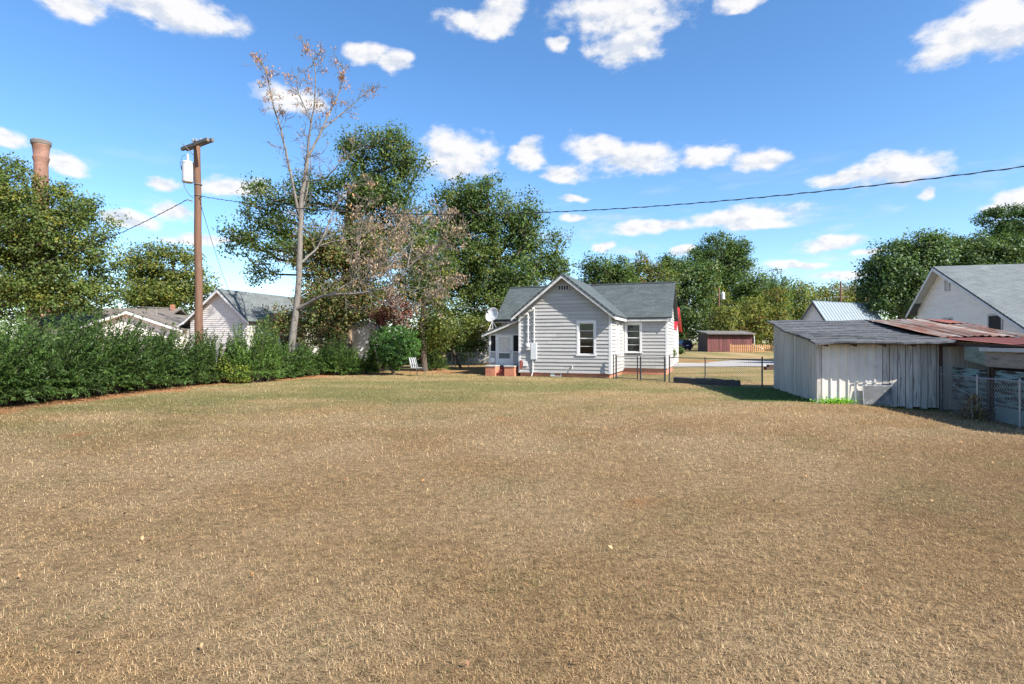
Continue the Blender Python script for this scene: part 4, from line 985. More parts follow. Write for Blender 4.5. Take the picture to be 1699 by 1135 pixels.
# ------------------------------------------------------------------ small lawn things
def timber():
    a = P(1120, 634, 26.0); b = P(1228, 642, 23.6)
    A = Vector((a[0], 26.0, 0)); B = Vector((b[0], 23.7, 0)); d = B-A; L = d.length
    t = empty('timber_beam', A, math.atan2(d.y, d.x), 'long black railway timber lying along the chain-link fence', 'timber')
    m = MB(); K = 16
    for i in range(K+1):
        x = L*i/K; j = lambda: random.uniform(-.012, .012)
        m.v += [(x,-.13+j(),-.03),(x,.13+j(),-.03),(x,.13+j(),.24+j()),(x,.09,.26+j()),(x,-.09,.26+j()),(x,-.13+j(),.23+j())]
    for i in range(K):
        for k in range(6): m.f.append((6*i+k, 6*i+(k+1)%6, 6*i+6+(k+1)%6, 6*i+6+k))
    m.f += [tuple(range(5,-1,-1)), tuple(6*K+k for k in range(6))]
    m.build('beam', M['timber'], t)
    MB().box((L*.55,-.16,.20),(L*.62,.15,.275)).build('strap', M['oldsteel'], t)
timber()
def bricks_block():
    p = P(1277, 612, 38); o = MB().box((-.3,-.25,0),(.45,.25,.18)).box((-.12,-.2,.18),(.4,.2,.34)).build('block_pile', M['brownwood'])
    o.location = (p[0], 38, 0); tag(o, 'small pile of brown blocks by the gravel behind the shed', 'blocks')
bricks_block()
def chair():
    D = 31.3; p = P(692, 620, D)
    c = empty('patio_chair', (p[0], D, 0), R(52), 'metal patio chair with grey striped cushions beside the round bush', 'chair')
    for s in (-1, 1):
        MB().tube([(s*.27,-.28,0),(s*.28,-.27,.30),(s*.29,-.24,.58),(s*.29,.15,.60),(s*.27,.22,.50)], .014, 6).build('arm', M['chairmetal'], c)
        MB().tube([(s*.27,.30,0),(s*.26,.26,.25),(s*.25,.20,.42)], .014, 6).build('leg', M['chairmetal'], c)
        MB().tube([(s*.25,.20,.36),(s*.25,.30,.65),(s*.24,.38,.92)], .013, 6).build('back_rail', M['chairmetal'], c)
    MB().tube([(-.26,-.26,.36),(.26,-.26,.36),(.26,.22,.36),(-.26,.22,.36),(-.26,-.26,.36)], .013, 6).build('seat_frame', M['chairmetal'], c)
    def cushion(M4, w, l, t, name):
        m = MB(); nx, ny = 10, 6; idx = {}
        for side in (1, -1):
            for j in range(ny+1):
                for i in range(nx+1):
                    u, v = i/nx*2-1, j/ny*2-1; e = (1-u**6)*(1-v**6); q = .75+.25*abs(math.sin(v*2.4*math.pi/1.6))
                    m.v.append(tuple(M4 @ Vector((u*w/2, v*l/2, side*t/2*e*q))))
            b = 0 if side > 0 else (nx+1)*(ny+1)
            for j in range(ny):
                for i in range(nx):
                    a = b+j*(nx+1)+i; f = (a, a+1, a+nx+2, a+nx+1); m.f.append(f if side > 0 else f[::-1])
        m.build(name, M['stripe'], c, smooth=True)
    cushion(Matrix.Translation((0,-.02,.42)), .52, .52, .10, 'seat_cushion')
    cushion(Matrix.Translation((0,.30,.72)) @ Matrix.Rotation(R(72),4,'X'), .50, .58, .10, 'back_cushion')
chair()

# ------------------------------------------------------------------ utility poles, lines, smokestack
POLE_TOP = None
def catenary(a, b, sag, n=60):
    a = Vector(a); b = Vector(b); return [a.lerp(b, i/n)-Vector((0,0,sag*4*(i/n)*(1-i/n))) for i in range(n+1)]
def bundle(name, pts, r, mt, label, cat='cable', twist=.55):
    """twisted service drop: a bare messenger with an insulated wire wound round it"""
    m = MB().tube(pts, r*.8, 5); n = len(pts); q = []
    for i in range(n*3-2):
        p = pts[i//3].lerp(pts[min(i//3+1, n-1)], (i % 3)/3); a = i*twist*2
        q.append(p+Vector((0, math.cos(a), math.sin(a)))*r*1.1)
    m.tube(q, r*.7, 4); o = m.build(name, M[mt]); tag(o, label, cat); return o
def utility_pole():
    D = 25.6; base = P(331, 640, D); x, y = base[0], D; g = float(gz(x, y)); top = Z_of(234, D); dx = X_of(327, D)-x
    p = empty('utility_pole', (x, y, g), 0, 'tall brown wooden utility pole rising out of the hedge', 'utility pole')
    n = 14; m = MB().tube([(dx*(i/n)+.012*math.sin(i*1.3), 0, -.3+(top-g+.3)*i/n) for i in range(n+1)], [.185-.05*i/n for i in range(n+1)], 14)
    m.build('pole_shaft', M['pole'], p, smooth=True)
    H = top-g
    for s, z in ((-1, H-.22), (1, H-.10)):
        MB().box((-1.12,-.06,-.07),(1.12,.06,.07), Matrix.Translation((dx,s*.20,z)) @ Matrix.Rotation(R(-34),4,'Z')).build('crossarm', M['arm'], p)
    MB().tube([(dx-.55,-.20,H-.18),(dx-.1,-.14,H-.65)], .02, 5).tube([(dx,-.3,H-.16),(dx,.3,H-.16)], .02, 6).build('brace', M['arm'], p)
    for k, xx in enumerate((-.1, .05, .25)):
        MB().lathe([(.03,0),(.05,.02),(.05,.05),(.035,.06),(.05,.08),(.05,.11),(.03,.13),(.001,.14)], 10, (dx+xx,-.16,H-.08)).build('insulator', M['porcelain'], p)
    zt = Z_of(287, D)-g
    tr = MB().lathe([(.10,-.46),(.22,-.44),(.235,-.40),(.235,.36),(.225,.40),(.245,.41),(.245,.44),(.18,.50),(.05,.52)], 20, (dx-.42+.03,-.05,zt)).build('transformer', M['trafo'], p, smooth=False)
    MB().lathe([(.05,.52),(.075,.56),(.05,.60),(.075,.64),(.05,.68),(.06,.73),(.07,.78),(.045,.83),(.001,.84)], 10, (dx-.39,-.05,zt)).build('bushing', M['trafo'], tr, smooth=True)
    MB().box((dx-.16,-.05,zt-.25),(dx-.05,.02,zt-.20)).box((dx-.16,-.05,zt+.15),(dx-.05,.02,zt+.20)).build('bracket', M['oldsteel'], tr)
    MB().tube([(dx-.62,-.05,zt+.42),(dx-.66,-.08,zt+.25),(dx-.58,-.1,zt-.2),(dx-.52,-.1,zt-.65),(dx-.30,-.1,zt-1.0),(dx-.1,-.12,zt-1.15)], .012, 5) \
        .tube([(dx-.39,-.05,zt+.82),(dx-.6,-.1,zt+.75),(dx-.68,-.15,zt+.4),(dx-.62,-.15,zt+.1)], .01, 5).build('jumper_wire', M['cable'], tr)
    for z in (zt-.55, zt-1.05):
        MB().lathe([(.165,0),(.175,.02),(.165,.04)], 14, (dx*.6,0,z)).build('pole_band', M['oldsteel'], p)
    zc = Z_of(334, D)-g
    MB().tube([(dx-.14,-.1,zc-.02),(dx-.32,-.2,zc+.03)], .03, 6).tube([(dx+.13,-.1,zc+.10),(dx+.30,-.15,zc+.18)], .025, 6).build('cable_clamp', M['oldsteel'], p)
    att_l = (x+dx-.32, y-.2, g+zc+.03); att_r = (x+dx+.30, y-.15, g+zc+.18)
    # service drops
    e = P(1760, 268, 12.0)
    bundle('power_cable', catenary(att_r, e, .95, 90), .0135, 'cable', 'black twisted overhead cable crossing above the whole lawn', 'cable')
    e2 = P(60, 438, 31.0)
    bundle('power_cable', catenary(att_l, e2, .25, 40), .017, 'cable', 'black overhead cable from the pole into the left-hand tree with the smokestack', 'cable')
    e3 = P(392, 512, 35.4)
    tag(MB().tube(catenary((x+dx+.2, y-.1, g+zc-.1), e3, .3, 30), .011, 5).build('service_wire', M['cable']), 'thin dark wire sloping from the pole to the vinyl house gable', 'cable')
    a = hw(-5.1, -.2, 3.5); b = P(690, 496, 36.5)
    tag(MB().tube(catenary(a, b, .15, 24), .016, 5).build('phone_cable', M['silvercable']), 'pale telephone cable from the cottage eave past the satellite dish', 'cable')
utility_pole()
def far_pole():
    D = 84; q = P(1193, 560, D); g = float(gz(q[0], D)); H = Z_of(477, D)-g
    p = empty('utility_pole', (q[0], D, g), 0, 'distant thin utility pole with grey transformer among the trees behind the red shed', 'utility pole')
    MB().tube([(0,0,-.3),(0,0,H)], [.17,.11], 8).build('pole_shaft', M['pole'], p)
    MB().lathe([(.2,-.55),(.27,-.5),(.27,.4),(.22,.48),(.06,.6)], 12, (.55,-.1,Z_of(491,D)-g)).build('transformer', M['box_grey'], p)
    MB().box((.1,-.1,Z_of(491,D)-g-.1),(.4,0,Z_of(491,D)-g+.05)).build('bracket', M['oldsteel'], p)
    D = 70; q = P(1395, 500, D); g = float(gz(q[0], D)); H = Z_of(467, D)-g
    p = empty('utility_pole', (q[0], D, g), 0, 'distant utility pole with two crossarms above the metal-roofed outbuilding', 'utility pole')
    MB().tube([(0,0,-.3),(0,0,H)], [.17,.10], 8).build('pole_shaft', M['pole'], p)
    for z in (.9, 1.9): MB().box((-1.0,-.06,H-z-.06),(1.0,.06,H-z+.06)).build('crossarm', M['arm'], p)
    for xx in (-.9,.9): MB().lathe([(.06,0),(.1,.1),(.05,.3),(.001,.32)], 8, (xx,0,H-.84)).build('insulator', M['porcelain'], p)
    for dz in (.9, 3.2):
        tag(MB().tube(catenary((q[0],D,g+H-dz), P(1640, 483+dz*6, 64), .5, 20), .022, 4).build('power_cable', M['silvercable']), 'thin pale line running from the crossarm pole to the dense dark tree, %s strand' % ('upper' if dz < 1 else 'lower'), 'cable')
far_pole()
def smokestack():
    D = 78.0; t = P(68, 233, D); H = t[2]; x = t[0]
    s = empty('smokestack', (x, D, 0), 0, 'tall round brick mill smokestack with flared top behind the tree', 'smokestack')
    r0 = 1.35; r1 = .80
    prof = [(r0+(r1-r0)*k/12, -.3+(H-3.2+.3)*k/12) for k in range(13)]
    prof += [(r1+.02, H-3.0),(r1+.16, H-2.5),(r1+.16, H-2.35),(r1+.06, H-2.2),(r1+.14, H-1.2),(r1+.22, H-.8),(r1+.30, H-.65)]
    MB().lathe(prof, 40).build('stack_shaft', M['stack'], s, smooth=True)
    MB().lathe([(r1+.32,H-.65),(r1+.36,H-.5),(r1+.36,H-.15),(r1+.28,H-.05),(r1-.05,H)], 40).build('stack_cap', M['arm'], s)
smokestack()

# ------------------------------------------------------------------ plants
def unit(v): return v/np.maximum(np.linalg.norm(v, axis=1, keepdims=True), 1e-9)
def leaf_quads(C, size, rng, axis=None, aspect=.55, up=.5, fold=.12, out=None):
    n = len(C); a = unit(rng.normal(size=(n, 3))) if axis is None else unit(axis+rng.normal(size=(n, 3))*.25)
    nrm = rng.normal(size=(n, 3)); nrm[:, 2] += up*2.0
    if out is not None: nrm = nrm*.38+out*1.6
    nrm = unit(nrm)
    w = unit(np.cross(nrm, a)); nn = np.cross(a, w); s = size[:, None]
    return np.stack((C-a*s*.5, C+w*s*aspect*.5+nn*s*fold, C+a*s*.5, C-w*s*aspect*.5+nn*s*fold), 1)
def palette(pal, n, rng, var=.25):
    pal = np.array(pal); c = 1.7*pal[rng.randint(0, len(pal), n)]*(1+rng.uniform(-var, var, (n, 1))); return np.clip(c, .002, 1)
DARK = [(.022,.045,.014),(.032,.060,.016),(.042,.072,.018)]
MID = [(.045,.075,.018),(.058,.090,.020),(.075,.105,.022),(.040,.066,.020)]
OLIVE = [(.062,.084,.020),(.080,.098,.022),(.052,.076,.018),(.092,.100,.024)]
YELLOW = [(.130,.130,.024),(.165,.145,.028),(.105,.118,.022),(.085,.100,.022)]
RUSSET = [(.110,.062,.026),(.085,.060,.022),(.135,.075,.028),(.060,.060,.020)]
DRY = [(.19,.135,.09),(.22,.165,.115),(.15,.105,.07),(.19,.125,.075)]
RED = [(.085,.022,.018),(.066,.020,.017),(.10,.034,.024)]

def skeleton(base, trunk_top, clumps, r0, rng, wob=.25, nseg=7):
    """grow limbs from a trunk to every clump: each joins the nearest wood that lies lower"""
    base = np.array(base, float); top = np.array(trunk_top, float)
    nodes = []; par = []; 
    side = rng.normal(size=3)*wob; side[2] = 0
    for i in range(nseg+1):
        t = i/nseg; nodes.append(base+(top-base)*t+side*math.sin(t*math.pi)*.6+(rng.normal(size=3)*.06*np.array((1,1,0)) if i else 0)); par.append(i-1)
    order = np.argsort(np.linalg.norm((clumps-top)*np.array((1,1,.6)), axis=1))
    leafn = []
    for k in order:
        c = clumps[k]; A = np.array(nodes); d = A-c; dist = np.linalg.norm(d, axis=1)
        pen = np.where(d[:, 2] > .1, d[:, 2]*2.0+.8, 0)+np.where(np.arange(len(A)) < 2, 3.0, 0)
        j = int(np.argmin(dist+pen)); a = A[j]
        L = dist[j]; ns = 2 if L < 1.6 else 3
        prev = j; bend = rng.normal(size=3)*.10*L
        for s in range(1, ns+1):
            t = s/ns; q = a+(c-a)*t+bend*math.sin(math.pi*t)-np.array((0,0,.10*L*math.sin(math.pi*t)*(1 if c[2] > a[2] else -1)))
            nodes.append(q); par.append(prev); prev = len(nodes)-1
        leafn.append(prev)
    n = len(nodes); w = np.zeros(n); w[leafn] += 1
    for i in range(n-1, 0, -1):
        if par[i] >= 0: w[par[i]] += w[i]
    r = r0*np.maximum((w/w[0]), 1e-4)**.46
    r = np.maximum(r, .010)
    return np.array(nodes), par, r
def skin(nodes, par, r, org, rmin=.011):
    m = MB(); n = len(nodes)
    for i in range(1, n):
        p = par[i]
        sides = 9 if r[i] > .09 else (5 if r[i] > .03 else 3)
        ra = min(r[p], r[i]*1.35) if r[i] < r[p]*.8 else r[p]
        m.tube([nodes[p]-org, nodes[i]-org], [ra, r[i]], sides, caps=False)
    return m
def crown_points(lobes, n, rng, gap=.45, shell=.42):
    vol = np.array([l[3]*l[4]*l[5] for l in lobes])**.8; pick = rng.choice(len(lobes), n*3, p=vol/vol.sum()); L = np.array(lobes)[pick]
    d = unit(rng.normal(size=(n*3, 3))); rr = rng.rand(n*3)**shell
    c = L[:, :3]+d*L[:, 3:6]*rr[:, None]
    ph = rng.rand(3)*6; k = 1.35
    noise = (np.sin(c[:, 0]*k+ph[0]+1.3*np.sin(c[:, 2]*.9))+np.sin(c[:, 1]*k+ph[1]+1.1*np.sin(c[:, 0]*.8))+np.sin(c[:, 2]*k*1.2+ph[2]+1.2*np.sin(c[:, 1])))/3
    keep = np.where((noise+rng.normal(size=n*3)*.25) > -gap)[0][:n]
    return c[keep]
def tree(name, label, base, top_frac, lobes, ncl, per, pal, seed, leaf=.17, spread=.42, r0=.28, bark='bark', lm='leaf', cat='tree', group=None, gap=.45, var=.28,
         second=None, frac2=0, aspect=.6, drop=0, trunk_top=None, parts=('trunk', 'crown')):
    """lobes: (x,y,z,rx,ry,rz) in world metres"""
    rng = np.random.RandomState(seed); base = np.array(base, float)
    ncl = int(ncl*1.12); per = int(per*1.22); leaf *= .92; spread *= 1.0; var *= .6; gap = gap+.16
    cl = crown_points(lobes, ncl, rng, gap)
    if trunk_top is None:
        zmin = min(l[2]-l[5] for l in lobes); zmax = max(l[2]+l[5] for l in lobes); wv = np.array([l[3]*l[4]*l[5] for l in lobes]); ctr = (np.array(lobes)[:, :3]*wv[:, None]).sum(0)/wv.sum()
        trunk_top = np.array((base[0]+(ctr[0]-base[0])*.7, base[1]+(ctr[1]-base[1])*.7, base[2]+(zmax-base[2])*top_frac))
    nodes, par, r = skeleton(base, trunk_top, cl, r0, rng)
    t = empty(name, base, 0, label, cat, group)
    skin(nodes, par, r, base).build(parts[0], M[bark], t, smooth=True)
    n = len(cl)*per; ci = np.repeat(np.arange(len(cl)), per)
    sub = cl[ci]+unit(rng.normal(size=(n, 3)))*(rng.rand(n, 1)**.45)*np.array((1.75, 1.75, 1.15))*spread*(.55+.8*rng.rand(len(cl)))[ci][:, None]+rng.normal(size=(n, 3))*spread*.16
    if drop: sub[:, 2] -= np.abs(rng.normal(size=n))*drop
    size = leaf*rng.uniform(.6, 1.35, n)
    ctr_ = np.array(lobes)[:, :3].mean(0); ou = unit(sub-cl[ci])*.9+unit(cl-ctr_)[ci]*.45+np.array((0, 0, .30))
    Q = leaf_quads(sub, size, rng, aspect=aspect, out=ou)
    col = palette(pal, n, rng, var)
    clv = (1+rng.uniform(-.30, .30, len(cl)))[ci][:, None]; col = col*clv
    if second is not None:
        hot = rng.rand(len(cl)) < frac2; msk = hot[ci] & (rng.rand(n) < .8); col[msk] = palette(second, int(msk.sum()), rng, var)
    quads_object(parts[1], Q-base, M[lm], col, t)
    return t
def lobe(px, py, D, rx, ry, depth=None, dd=0):
    """an ellipsoid seen round pixel (px,py), half extents in pixels, at distance D (+dd)"""
    D = D+dd; c = P(px, py, D); return (c[0], c[1], c[2], rx*D/F, (depth if depth else rx*D/F*.8), ry*D/F)
def gp(px, D): x = X_of(px, D); return (x, D, float(gz(x, D)))

def all_trees():
    # big tree in front of the smokestack
    D = 38
    tree('oak_tree', 'big olive-green tree in front of the brick smokestack', gp(60, D), .72,
         [lobe(55,370,D,85,75),lobe(125,390,D,70,60),lobe(20,420,D,90,80),lobe(90,470,D,80,50),lobe(-60,360,D,90,110),lobe(115,335,D,34,34),lobe(170,440,D,38,30),lobe(0,305,D,58,50),lobe(25,490,D,70,40),lobe(120,490,D,60,36),lobe(185,480,D,34,24)],
         820, 58, MID+OLIVE, 21, leaf=.20, spread=.50, r0=.42, gap=.34, second=YELLOW, frac2=.08)
    D = 54
    tree('ash_tree', 'yellow-green tree behind the low brown-roofed house and the pole', gp(278, D), .7,
         [lobe(250,440,D,38,38),lobe(305,440,D,36,38),lobe(275,490,D,62,38),lobe(338,470,D,22,36),lobe(228,480,D,24,30)], 330, 55, YELLOW+MID, 22, leaf=.24, spread=.55, r0=.30, gap=.30, second=OLIVE, frac2=.3)
    # big two-headed tree behind the bare tree
    D = 42
    tree('oak_tree', 'large green tree with two high crowns behind the bare dead tree', gp(560, D), .72,
         [lobe(630,255,D,58,50),lobe(675,275,D,36,42),lobe(600,320,D,60,55),lobe(650,350,D,62,60),lobe(445,350,D,46,52),lobe(405,395,D,34,30),lobe(425,450,D,34,26),lobe(510,320,D,40,40),lobe(470,400,D,46,40),lobe(585,240,D,26,26),lobe(560,420,D,60,50),lobe(640,440,D,60,50),lobe(700,400,D,44,60),lobe(600,500,D,70,40)],
         700, 60, DARK+MID+MID, 23, leaf=.20, spread=.52, r0=.45, gap=.34, second=OLIVE, frac2=.22)
    D = 45
    tree('oak_tree', 'wide dark green tree towering behind the cottage roof', gp(830, D), .68,
         [lobe(790,335,D,75,42),lobe(850,370,D,70,50),lobe(770,400,D,66,60),lobe(880,420,D,52,50),lobe(815,450,D,100,50),lobe(750,360,D,46,50),lobe(915,420,D,26,44),lobe(735,470,D,40,40),lobe(830,500,D,95,40),lobe(935,450,D,20,18)],
         680, 62, DARK+MID+MID, 24, leaf=.22, spread=.55, r0=.50, gap=.36, second=OLIVE, frac2=.2)
    # russet understorey on three pale stems
    D = 34
    for k, (px, lb, lobes, pal, lab) in enumerate((
        (538, 0, [lobe(530,430,D,46,60),lobe(545,510,D,56,42),lobe(520,552,D,44,22),lobe(470,535,D,30,26)], RUSSET+OLIVE, 'russet-leaved crape myrtle with pale stems right behind the bare tree'),
        (585, 0, [lobe(590,420,D+1,52,62),lobe(585,500,D+1,46,44),lobe(560,555,D+1,24,18)], OLIVE+RUSSET, 'olive-brown crape myrtle beside the white garage'))):
        tree('crape_myrtle', lab, gp(px, D+k), .6, lobes, 300, 52, pal, 30+k, leaf=.15, spread=.40, r0=.13, bark='palebark', lm='dry', gap=.4, second=MID, frac2=.25)
    D = 33.5
    tree('sumac', 'red-leaved sumac above the round bush', gp(652, D), .6, [lobe(650,515,D,34,24),lobe(632,535,D,22,18),lobe(672,528,D,22,16)], 70, 40, RED, 33, leaf=.14, spread=.26, r0=.06, lm='dry', second=RUSSET, frac2=.3)
    D = 36
    tree('vine_tree', 'vine-smothered tree with tangled olive foliage between bare limbs and porch', gp(705, D), .7,
         [lobe(700,470,D,46,52),lobe(690,540,D,40,40),lobe(725,520,D,38,44),lobe(680,420,D,40,44),lobe(728,440,D,34,44)], 270, 50, OLIVE+MID, 34, leaf=.15, spread=.42, r0=.2, gap=.5, second=YELLOW, frac2=.25, drop=.3)
    D = 40
    tree('privet_shrub', 'arching yellow-green shrub hanging over the galvanized fence', gp(765, D), .5,
         [lobe(745,548,D,52,26),lobe(785,545,D,30,20),lobe(720,560,D,36,26)], 170, 50, MID+OLIVE, 35, leaf=.14, spread=.36, r0=.10, cat='shrub', gap=.6, second=YELLOW, frac2=.35)
    D = 46
    tree('privet_shrub', 'dark shaded thicket behind the galvanized fence', gp(740, D), .5, [lobe(740,575,D,60,24),lobe(690,570,D,40,30),lobe(800,565,D,30,22)], 150, 50, DARK, 36, leaf=.18, spread=.4, r0=.10, cat='shrub', gap=.7)
    # right of the cottage
    D = 62
    tree('oak_tree', 'loose-crowned green tree above the cottage ridge', gp(1005, D), .7, [lobe(1005,445,D,36,30),lobe(985,455,D,24,22),lobe(1020,480,D,40,40)], 170, 45, DARK+MID, 40, leaf=.26, spread=.6, r0=.3, gap=.22)
    tree('oak_tree', 'bronze-green tree above the right end of the cottage ridge', gp(1070, D+3), .7, [lobe(1062,448,D+3,30,26),lobe(1085,470,D+3,40,40),lobe(1045,470,D+3,26,30)], 170, 45, OLIVE+MID, 41, leaf=.26, spread=.6, r0=.3, gap=.26, second=RUSSET, frac2=.25)
    D = 94
    tree('magnolia_tree', 'broad dark magnolia beside the red-roofed house', gp(1140, D), .7, [lobe(1130,470,D,42,44),lobe(1150,530,D,46,42),lobe(1118,530,D,26,50),lobe(1165,460,D,36,30),lobe(1110,440,D,24,20)], 330, 52, DARK+DARK+MID, 42, leaf=.40, spread=.92, r0=.4, lm='gloss', gap=.45, second=OLIVE, frac2=.15)
    D = 112
    tree('oak_tree', 'tall rounded green tree rising behind the distant pole and red shed', gp(1205, D), .75, [lobe(1200,425,D,44,40),lobe(1165,430,D,28,24),lobe(1222,440,D,26,34),lobe(1205,480,D,36,36)], 300, 50, DARK+MID, 43, leaf=.44, spread=1.0, r0=.5, gap=.4)
    D = 98
    tree('ash_tree', 'yellowing tree just left of the distant thin pole', gp(1170, D), .7, [lobe(1165,470,D,26,28),lobe(1180,500,D,26,30)], 120, 46, YELLOW+MID, 44, leaf=.34, spread=.8, r0=.25, gap=.4)
    for k, (px, py, rx, ry, pal, lab) in enumerate(((1205,535,28,30,YELLOW+OLIVE,'yellow-green thicket shrub right behind the red shed roof'),(1245,528,32,36,YELLOW+OLIVE,'tall yellowing shrub between the distant pole and the board shed'),(1278,520,28,48,YELLOW+MID,'leafy yellow-green shrub behind the picket fence end'))):
        tree('wild_shrub', lab, gp(px, 84+k), .6, [lobe(px,py,84+k,rx,ry),lobe(px+6,py+20,84+k,rx,ry*.7)], 120, 48, pal, 50+k, leaf=.32, spread=.75, r0=.15, cat='shrub', gap=.5, second=RUSSET, frac2=.15)
    D = 100
    for k, (px, py, rx, ry, pal, lab) in enumerate(((1248,480,30,34,MID,'rounded mid-green tree at the wood edge over the picket fence'),(1285,480,30,32,DARK+MID,'dark tree of the wood edge next to the outbuilding roof'),(1318,495,34,28,MID+YELLOW,'yellow-tinged tree of the wood edge at the outbuilding gable'),(1375,492,40,22,OLIVE+YELLOW,'low hazy olive tree top beneath the crossarm pole'),(1420,492,30,24,OLIVE+RUSSET,'rust-tinged tree top between the crossarm pole and dense dark tree'))):
        tree('oak_tree', lab, gp(px, D+3*k), .7, [lobe(px,py,D+3*k,rx,ry),lobe(px-8,py+30,D+3*k,rx*1.1,ry)], 130, 46, pal, 60+k, leaf=.40, spread=.95, r0=.3, gap=.45)
    D = 50
    tree('magnolia_tree', 'dense dark evergreen tree behind the outbuilding and cream house', gp(1490, D), .7, [lobe(1490,450,D,56,50),lobe(1530,420,D,44,36),lobe(1465,490,D,38,38),lobe(1520,490,D,56,40)], 380, 60, DARK+DARK+MID, 70, leaf=.26, spread=.58, r0=.4, lm='gloss', gap=.6)
    tree('magnolia_tree', 'dense dark evergreen tree over the ridge of the cream house', gp(1620, D+2), .7, [lobe(1590,415,D+2,52,34),lobe(1650,418,D+2,50,34),lobe(1720,420,D+2,50,38),lobe(1630,470,D+2,100,40)], 420, 58, DARK+MID, 71, leaf=.26, spread=.58, r0=.4, lm='gloss', gap=.55)
    D = 74
    tree('oak_tree', 'far loose-crowned tree peeping over the dense evergreens', gp(1655, D), .8, [lobe(1650,362,D,28,16),lobe(1690,352,D,20,14),lobe(1715,360,D,26,20),lobe(1680,385,D,40,20)], 170, 40, DARK, 72, leaf=.32, spread=.6, r0=.16, gap=.2)
    # shrubs
    t = tree('small_shrub', 'small bright green shrub at the right corner of the cottage', gp(1111, 36), .5, [lobe(1111,585,36,10,10)], 36, 40, MID, 80, leaf=.09, spread=.13, r0=.03, cat='shrub')
    t = tree('small_shrub', 'little green clump near the parked car', gp(1128, 70), .5, [lobe(1128,582,70,7,5)], 24, 36, MID, 81, leaf=.16, spread=.18, r0=.03, cat='shrub')
    # round camellia
    D = 32
    tree('camellia_bush', 'round glossy dark green camellia bush clipped to a ball on the lawn', gp(655, D), .45,
         [lobe(657,571,D,43,32,1.35),lobe(656,588,D,31,20,.95),lobe(655,605,D,12,11,.35)], 460, 42, [(.034,.085,.014),(.048,.11,.018),(.026,.066,.012)], 82, leaf=.085, spread=.10, r0=.09, lm='gloss', cat='bush', gap=1.2, trunk_top=(X_of(655, D), D, .75))
all_trees()

def far_wood():
    rng = np.random.RandomState(5); n = 36000
    x = rng.uniform(-230, 260, n); h = 6.5+4*fbm(x*.07+40, x*0+3, 200)+3*fbm(x*.3, x*0+9, 210)
    y = 135+rng.uniform(0, 14, n)+abs(x)*.05; z = .3+h*rng.rand(n)**.75
    Q = leaf_quads(np.stack((x, y, z), 1), rng.uniform(.5, 1.1, n), rng)
    o = quads_object('far_wood', Q, M['leaf'], palette(MID+OLIVE+DARK, n, rng)); tag(o, 'far belt of mixed green woodland behind all the houses', 'wood', kind='stuff')
far_wood()

# ------------------------------------------------------------------ hedge of feathery shrubs
def spray_shrub(name, label, cx, cy, rx, ry, h, nsp, seed, pal, lean=(0, 0), leaf=.085, group=None, per=34):
    rng = np.random.RandomState(seed); g = float(gz(cx, cy)); base = np.array((cx, cy, g))
    t = empty(name, base, 0, label, 'hedge shrub', group)
    stems = MB(); C = []; A = []; S = []
    for k in range(nsp):
        a = rng.uniform(0, 2*math.pi); q = rng.rand()**.55
        root = np.array((math.cos(a)*rx*.45*q, math.sin(a)*ry*.45*q, 0.0))
        el = rng.uniform(.0, 1.0); out = np.array((math.cos(a)*rx*(1.12-el*.55), math.sin(a)*ry*(1.12-el*.55), 0))
        z = h*(.05+.95*el**1.05)*rng.uniform(.74, 1.24)
        tip = root*.3+out*rng.uniform(.70, 1.18)+np.array((lean[0]*el, lean[1]*el, z))
        mid = (root+tip)*.5+np.array((0, 0, .16*h)); L = np.linalg.norm(tip-root)
        tt = np.linspace(0, 1, 6); pts = [(1-s)**2*root+2*s*(1-s)*mid+s*s*tip for s in tt]
        if k % 5 == 0: stems.tube(pts, [.012,.011,.009,.007,.005,.003], 3, caps=False)
        u = rng.uniform(.28, 1.0, per); P_ = ((1-u)**2)[:, None]*root+(2*u*(1-u))[:, None]*mid+(u*u)[:, None]*tip
        T = (2*(1-u))[:, None]*(mid-root)+(2*u)[:, None]*(tip-mid); T = unit(T)
        sd = unit(np.cross(T, rng.normal(size=(per, 3)))); C.append(P_+sd*rng.uniform(.005, .055, (per, 1))); A.append(T*.8+sd*.9); S.append(np.full(per, leaf)*rng.uniform(.7, 1.4, per))
    C = np.concatenate(C); A = np.concatenate(A); S = np.concatenate(S); C[:, 2] = np.maximum(C[:, 2], .02)
    stems.build('stems', M['bark'], t)
    Q = leaf_quads(C, S, rng, axis=A, aspect=.26, up=.7, fold=.05)
    col = palette(pal, len(C), rng, .22)*np.repeat(rng.uniform(.5, 1.55, nsp), per)[:, None]; quads_object('foliage', Q, M['leaf'], col, t)
